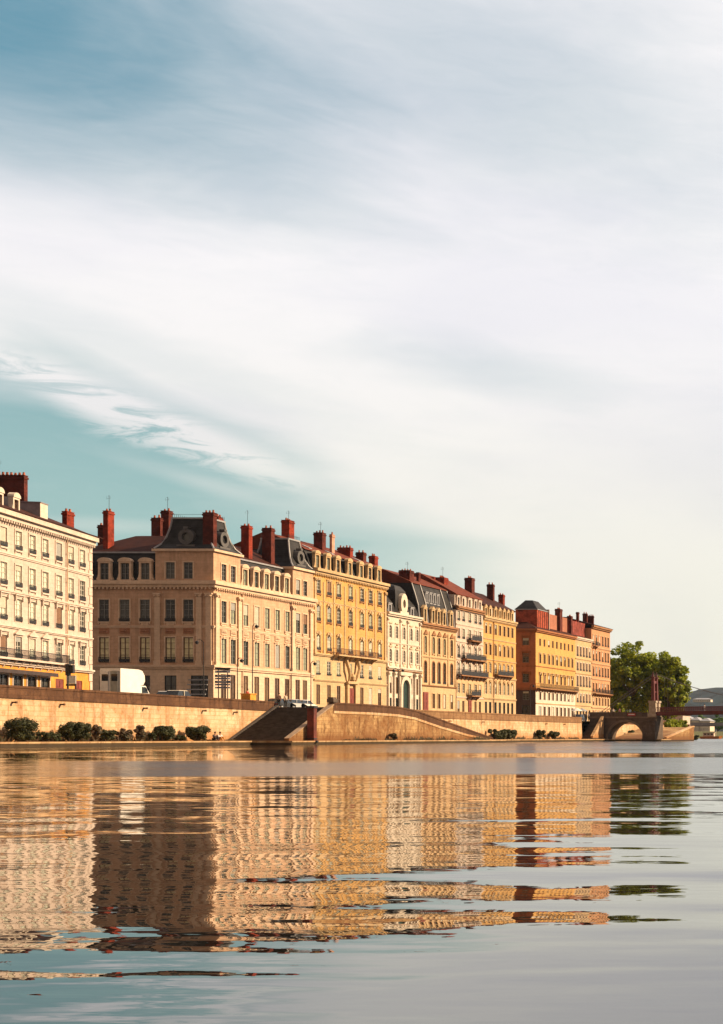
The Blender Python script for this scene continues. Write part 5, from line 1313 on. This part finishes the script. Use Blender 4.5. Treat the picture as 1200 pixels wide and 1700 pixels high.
# ------------------------------------------------------------------ street furniture
def lamp(label, px, X, h, arm=1.2, ztop=None, heads=1):
    Y = Yat(px, X); z = street_z(Y); t = thing('street_lamp', label, 'street lamp', (X, Y, z), group='street lamps along the quay')
    b = MB(); b.lathe([(.12, 0), (.12, .5), (.06, .6), (.04, h)], n=10); b.build('pole', IRON, t)
    for k in range(heads):
        sx = 1 if k == 0 else -1
        b = MB(); b.tube([(0, 0, h - .05), (sx * arm * .5, 0, h + .25), (sx * arm, 0, h + .2)], .04, 6); b.build('arm', IRON, t)
        b = MB(); b.rings([[(sx * arm - .09, -.09, h - .3), (sx * arm + .09, -.09, h - .3), (sx * arm + .09, .09, h - .3), (sx * arm - .09, .09, h - .3)], [(sx * arm - .17, -.17, h - .02), (sx * arm + .17, -.17, h - .02), (sx * arm + .17, .17, h - .02), (sx * arm - .17, .17, h - .02)], [(sx * arm - .04, -.04, h + .12), (sx * arm + .04, -.04, h + .12), (sx * arm + .04, .04, h + .12), (sx * arm - .04, .04, h + .12)]]); b.build('lantern', IRON, t)
lamp('curved lamp post against the brown shaded side wall', 338, -103.5, 8.2, -.8); lamp('dark lamp post leaving the quay at the corner pilaster of the stone house', 394, -95, 5.5, .5)
lamp('lamp post standing by the seven lit windows of the stone house', 419, -98, 10.2, .5); lamp('tall thin lamp post rising above the rust red mooring pile', 516, -94, 6.0, .5); lamp('lamp post in front of the white ornate house', 661, -99, 7.0, .7, heads=2)
lamp('lamp post before the black balconies of the cream narrow house', 757, -98, 7.0, .6); lamp('lamp post before the orange corner house', 880, -97, 6.5, .6)
Y = Yat(113, -94); t = thing('traffic_signal', 'dark traffic signal and lantern cluster before the cream block', 'traffic light', (-94, Y, street_z(Y)))
b = MB(); b.lathe([(.1, 0), (.07, .4), (.06, 3.0)], n=10); b.build('pole', IRON, t)
for dx_, z0, z1 in ((0, 2.3, 3.4), (.38, 2.5, 3.3)): b = MB(); b.box(dx_ - .17, dx_ + .17, -.15, .15, z0, z1); b.box(dx_ - .2, dx_ + .2, -.24, -.151, z1 - .12, z1 - .06); b.build('signal_head', IRON, t)
# direction sign
Y = 178.0; X0_, X1_ = (357 - PPX) / F_PX * Y, (382.5 - PPX) / F_PX * Y
t = thing('direction_sign', 'stack of blue and white direction boards at the corner of the stone house', 'sign', ((X0_ + X1_) / 2, Y, street_z(Y)))
hw = (X1_ - X0_) / 2; zs_ = street_z(Y); BLUE = plain('sign_blue', (.05, .07, .12), .4); SWH = plain('sign_white', (.62, .62, .64), .4)
for k, (ya, yb, mm) in enumerate(((1108.5, 1112, IRON), (1113, 1117, SWH), (1120, 1124, BLUE), (1125, 1128, SWH), (1130, 1134, BLUE), (1135, 1138, SWH), (1140, 1143, SWH))):
    b = MB(); b.box(-hw, hw, -.05, .0, zz(yb, Y) - zs_, zz(ya, Y) - zs_); bd = b.build('board', mm, t)
    if mm is not IRON:
        b = MB()
        b.box(-hw * .75, hw * .6, -.056, -.051, (zz(yb, Y) + zz(ya, Y)) / 2 - zs_ - .06, (zz(yb, Y) + zz(ya, Y)) / 2 - zs_ + .06)
        b.build('marking', BLUE if mm is SWH else SWH, bd)
for x in (-hw * .6, hw * .6): b = MB(); b.tube([(x, .06, 0), (x, .06, zz(1108.5, Y) - zs_)], .06, 8); b.build('post', IRON, t)
# orange kiosk box
Y = Yat(410, -94.5); t = thing('road_works_box', 'square orange cabinet standing behind the end of the parapet', 'cabinet', (-94.5, Y, street_z(Y)))
ORC = plain('cabinet_orange', (.72, .30, .03), .5); b = MB(); b.box(-.55, .55, -.3, .9, 0, 1.55); b.build('cabinet', ORC, t); b = MB(); b.box(-.62, .62, -.37, .97, 1.551, 1.65); b.build('lid', ORC, t); b = MB(); b.box(-.4, .4, -.33, -.302, .2, 1.4); b.build('door', plain('cabinet_door', (.5, .2, .02), .5), t)
# white parasol and stall by the steps
for i, (px, lb, cc) in enumerate(((957, 'white parasol above the narrow steps, nearest to the camera', (.7, .68, .62)), (966, 'grey parasol above the narrow steps, farther along', (.30, .30, .30)))):
    Y = Yat(px, -94.6); t = thing('parasol', lb, 'parasol', (-94.6, Y, street_z(Y)), group='parasols by the narrow steps')
    b = MB(); b.tube([(0, 0, 0), (0, 0, 2.7)], .03, 8); b.build('pole', IRON, t); b = MB(); b.lathe([(1.25, 2.15), (.65, 2.5), (.04, 2.8)], n=8); b.build('canopy', plain('canopy_%d' % i, cc, .8), t)

# ------------------------------------------------------------------ people
def skinned(name, joints, edges, m, parent=None):
    me = bpy.data.meshes.new(name); me.from_pydata([j[0] for j in joints], edges, []); me.materials.append(m)
    o = link(name, me, parent); sk = o.modifiers.new('skin', 'SKIN'); sk.use_smooth_shade = True
    for v, j in zip(me.skin_vertices[0].data, joints): v.radius = (j[1], j[1] * (j[2] if len(j) > 2 else 1)); v.use_root = False
    me.skin_vertices[0].data[0].use_root = True
    ss = o.modifiers.new('sub', 'SUBSURF'); ss.levels = 1; ss.render_levels = 1
    return o
SKIN = plain('skin', (.42, .24, .16), .6, .05)
def person(label, X, Y, z, shirt, trousers, pose='stand', rz=0.0, hair=(.05, .03, .02), group='people on the quay'):
    t = thing('person', label, 'person', (X, Y, z), rz, group)
    if pose == 'stand':
        pel, kn, an, toe = (0, 0, .92), .50, .09, .02
        J = [(pel, .15), ((0, 0, 1.15), .14), ((0, 0, 1.38), .15), ((0, 0, 1.50), .06), ((0, -.01, 1.60), .095), ((0, -.01, 1.70), .09)]
        legs = lambda s: [((s * .10, 0, .88), .10), ((s * .11, -.02, .50), .065), ((s * .11, .02, .10), .045), ((s * .12, -.15, .04), .035)]
        arms = lambda s: [((s * .19, 0, 1.42), .06), ((s * .24, .02, 1.15), .045), ((s * .24, -.06, .92), .035), ((s * .24, -.08, .82), .03)]
    else:
        J = [((0, 0, .13), .16), ((0, -.03, .35), .15), ((0, -.08, .58), .15), ((0, -.10, .70), .06), ((0, -.13, .80), .095), ((0, -.14, .90), .09)]
        legs = lambda s: [((s * .10, -.05, .13), .10), ((s * .14, -.42, .42), .065), ((s * .13, -.62, .08), .045), ((s * .13, -.78, .04), .035)]
        arms = lambda s: [((s * .19, -.08, .62), .06), ((s * .25, -.22, .40), .045), ((s * .18, -.42, .42), .035), ((s * .12, -.48, .44), .03)]
    E = [(i, i + 1) for i in range(5)]; j = list(J)
    for s_ in (-1, 1):
        for root, part_ in ((0, legs(s_)), (2, arms(s_))):
            k = len(j); j += part_; E += [(root, k)] + [(k + i, k + i + 1) for i in range(3)]
    skinned('body', j, E, SKIN, t)
    q = [(p, r * 1.15) for p, r in J[:3]]; E = [(0, 1), (1, 2)]
    for s_ in (-1, 1): a = arms(s_); k = len(q); q += [(p, r * 1.25) for p, r in a[:3]]; E += [(2, k), (k, k + 1), (k + 1, k + 2)]
    skinned('shirt', q, E, plain('cloth_%d_%d_%d' % tuple(int(c * 99) for c in shirt), shirt, .9), t)
    q = [(J[0][0], J[0][1] * 1.12)]; E = []
    for s_ in (-1, 1): a = legs(s_); k = len(q); q += [(p, r * 1.22) for p, r in a[:3]]; E += [(0, k), (k, k + 1), (k + 1, k + 2)]
    skinned('trousers', q, E, plain('cloth_%d_%d_%d' % tuple(int(c * 99) for c in trousers), trousers, .9), t)
    hx = J[5][0]; b = MB(); b.lathe([(.098, hx[2] - .06), (.105, hx[2] + .0), (.09, hx[2] + .07), (.03, hx[2] + .11)], hx[0], hx[1] + .02, 10); b.build('hair', plain('hair_%d' % int(hair[0] * 99), hair, .8), t, True)
    b = MB(); b.box(-.012, .012, hx[1] - .115, hx[1] - .09, hx[2] - .07, hx[2] - .03); b.build('nose', SKIN, t)
    return t
W_, D_, RD = (.75, .73, .68), (.03, .03, .035), (.45, .06, .04)
Yp = Yat(364, -90.2); person('person in a white top and orange trousers sitting on the towpath', -90.2, Yp, .46, W_, (.55, .25, .05), 'sit', 1.2)
Yp = Yat(356, -90.4); person('person in dark clothes sitting beside the one in white', -90.4, Yp, .46, D_, D_, 'sit', 1.0)
Yp = Yat(411, -95.4); person('person in a red top behind the orange cabinet', -95.4, Yp, street_z(Yp) + .5, RD, D_, 'stand', 1.5)
for i, (px, X, c1, c2, lb) in enumerate(((463, -93.5, (.3, .2, .15), D_, 'person in brown standing at the head of the dark stairway'), (474, -93.6, (.5, .4, .3), D_, 'person in a beige top right of the one in brown'),
    (953, -93.4, W_, D_, 'person in white leftmost by the parasols'), (972, -93.2, D_, D_, 'person in black by the grey parasol'), (977, -93.0, (.5, .45, .5), D_, 'person in a lilac top at the top of the narrow steps'))):
    Yp = Yat(px, X); person(lb, X, Yp, street_z(Yp) + .13, c1, c2, 'stand', i * 1.3)
person('person in white walking across the red footbridge', -70.2, BY + 2.2, 5.7, W_, (.3, .3, .35), 'stand', 1.57)
person('person in a pale top on the abutment behind its parapet', -88.5, BY + 2.0, 4.91, (.6, .55, .5), D_, 'stand', .4); person('person in a pink top on the abutment by the sign', -87.4, BY + 2.6, 4.91, (.5, .2, .22), D_, 'stand', 2.4)
t = thing('notice_sign', 'small red and white sign on the bridge abutment above the arch', 'sign', (-84.2, BY - .12, 4.95)); b = MB(); b.box(-.8, .8, -.04, 0, .1, .62); b.build('sign_panel', plain('sign_red', (.35, .03, .03), .5), t); b = MB(); b.box(-.62, .62, -.05, -.041, .3, .48); b.build('sign_band', SWH, t); b = MB(); b.box(-.04, .04, .001, .06, -.05, .6); b.build('post', IRON, t)

# moored boat far upstream
t = thing('moored_boat', 'orange and cream cabin boat moored on the far water at the right edge', 'boat', (-140.5, 590, 0))
b = MB(); b.rings([[(-3.6, -1.1, -.3), (3.8, -1.1, -.3), (4.4, 0, -.3), (3.8, 1.1, -.3), (-3.6, 1.1, -.3)], [(-3.9, -1.5, 1.0), (4.0, -1.5, 1.1), (5.2, 0, 1.3), (4.0, 1.5, 1.1), (-3.9, 1.5, 1.0)]]); b.build('hull', plain('boat_orange', (.55, .20, .05), .5), t)
b = MB(); b.box(-2.6, 1.8, -1.1, 1.1, 1.05, 2.5); b.box(-2.8, 2.1, -1.25, 1.25, 2.502, 2.62); b.build('cabin', CREAM_T, t); b = MB()
for i in range(3): b.box(-2.2 + 1.35 * i, -1.3 + 1.35 * i, -1.12, -1.102, 1.6, 2.2)
b.build('window', VDARK, t); b = MB(); b.tube([(2.6, 0, 1.1), (2.6, 0, 3.6)], .05, 6); b.build('mast', WHITEFR, t)
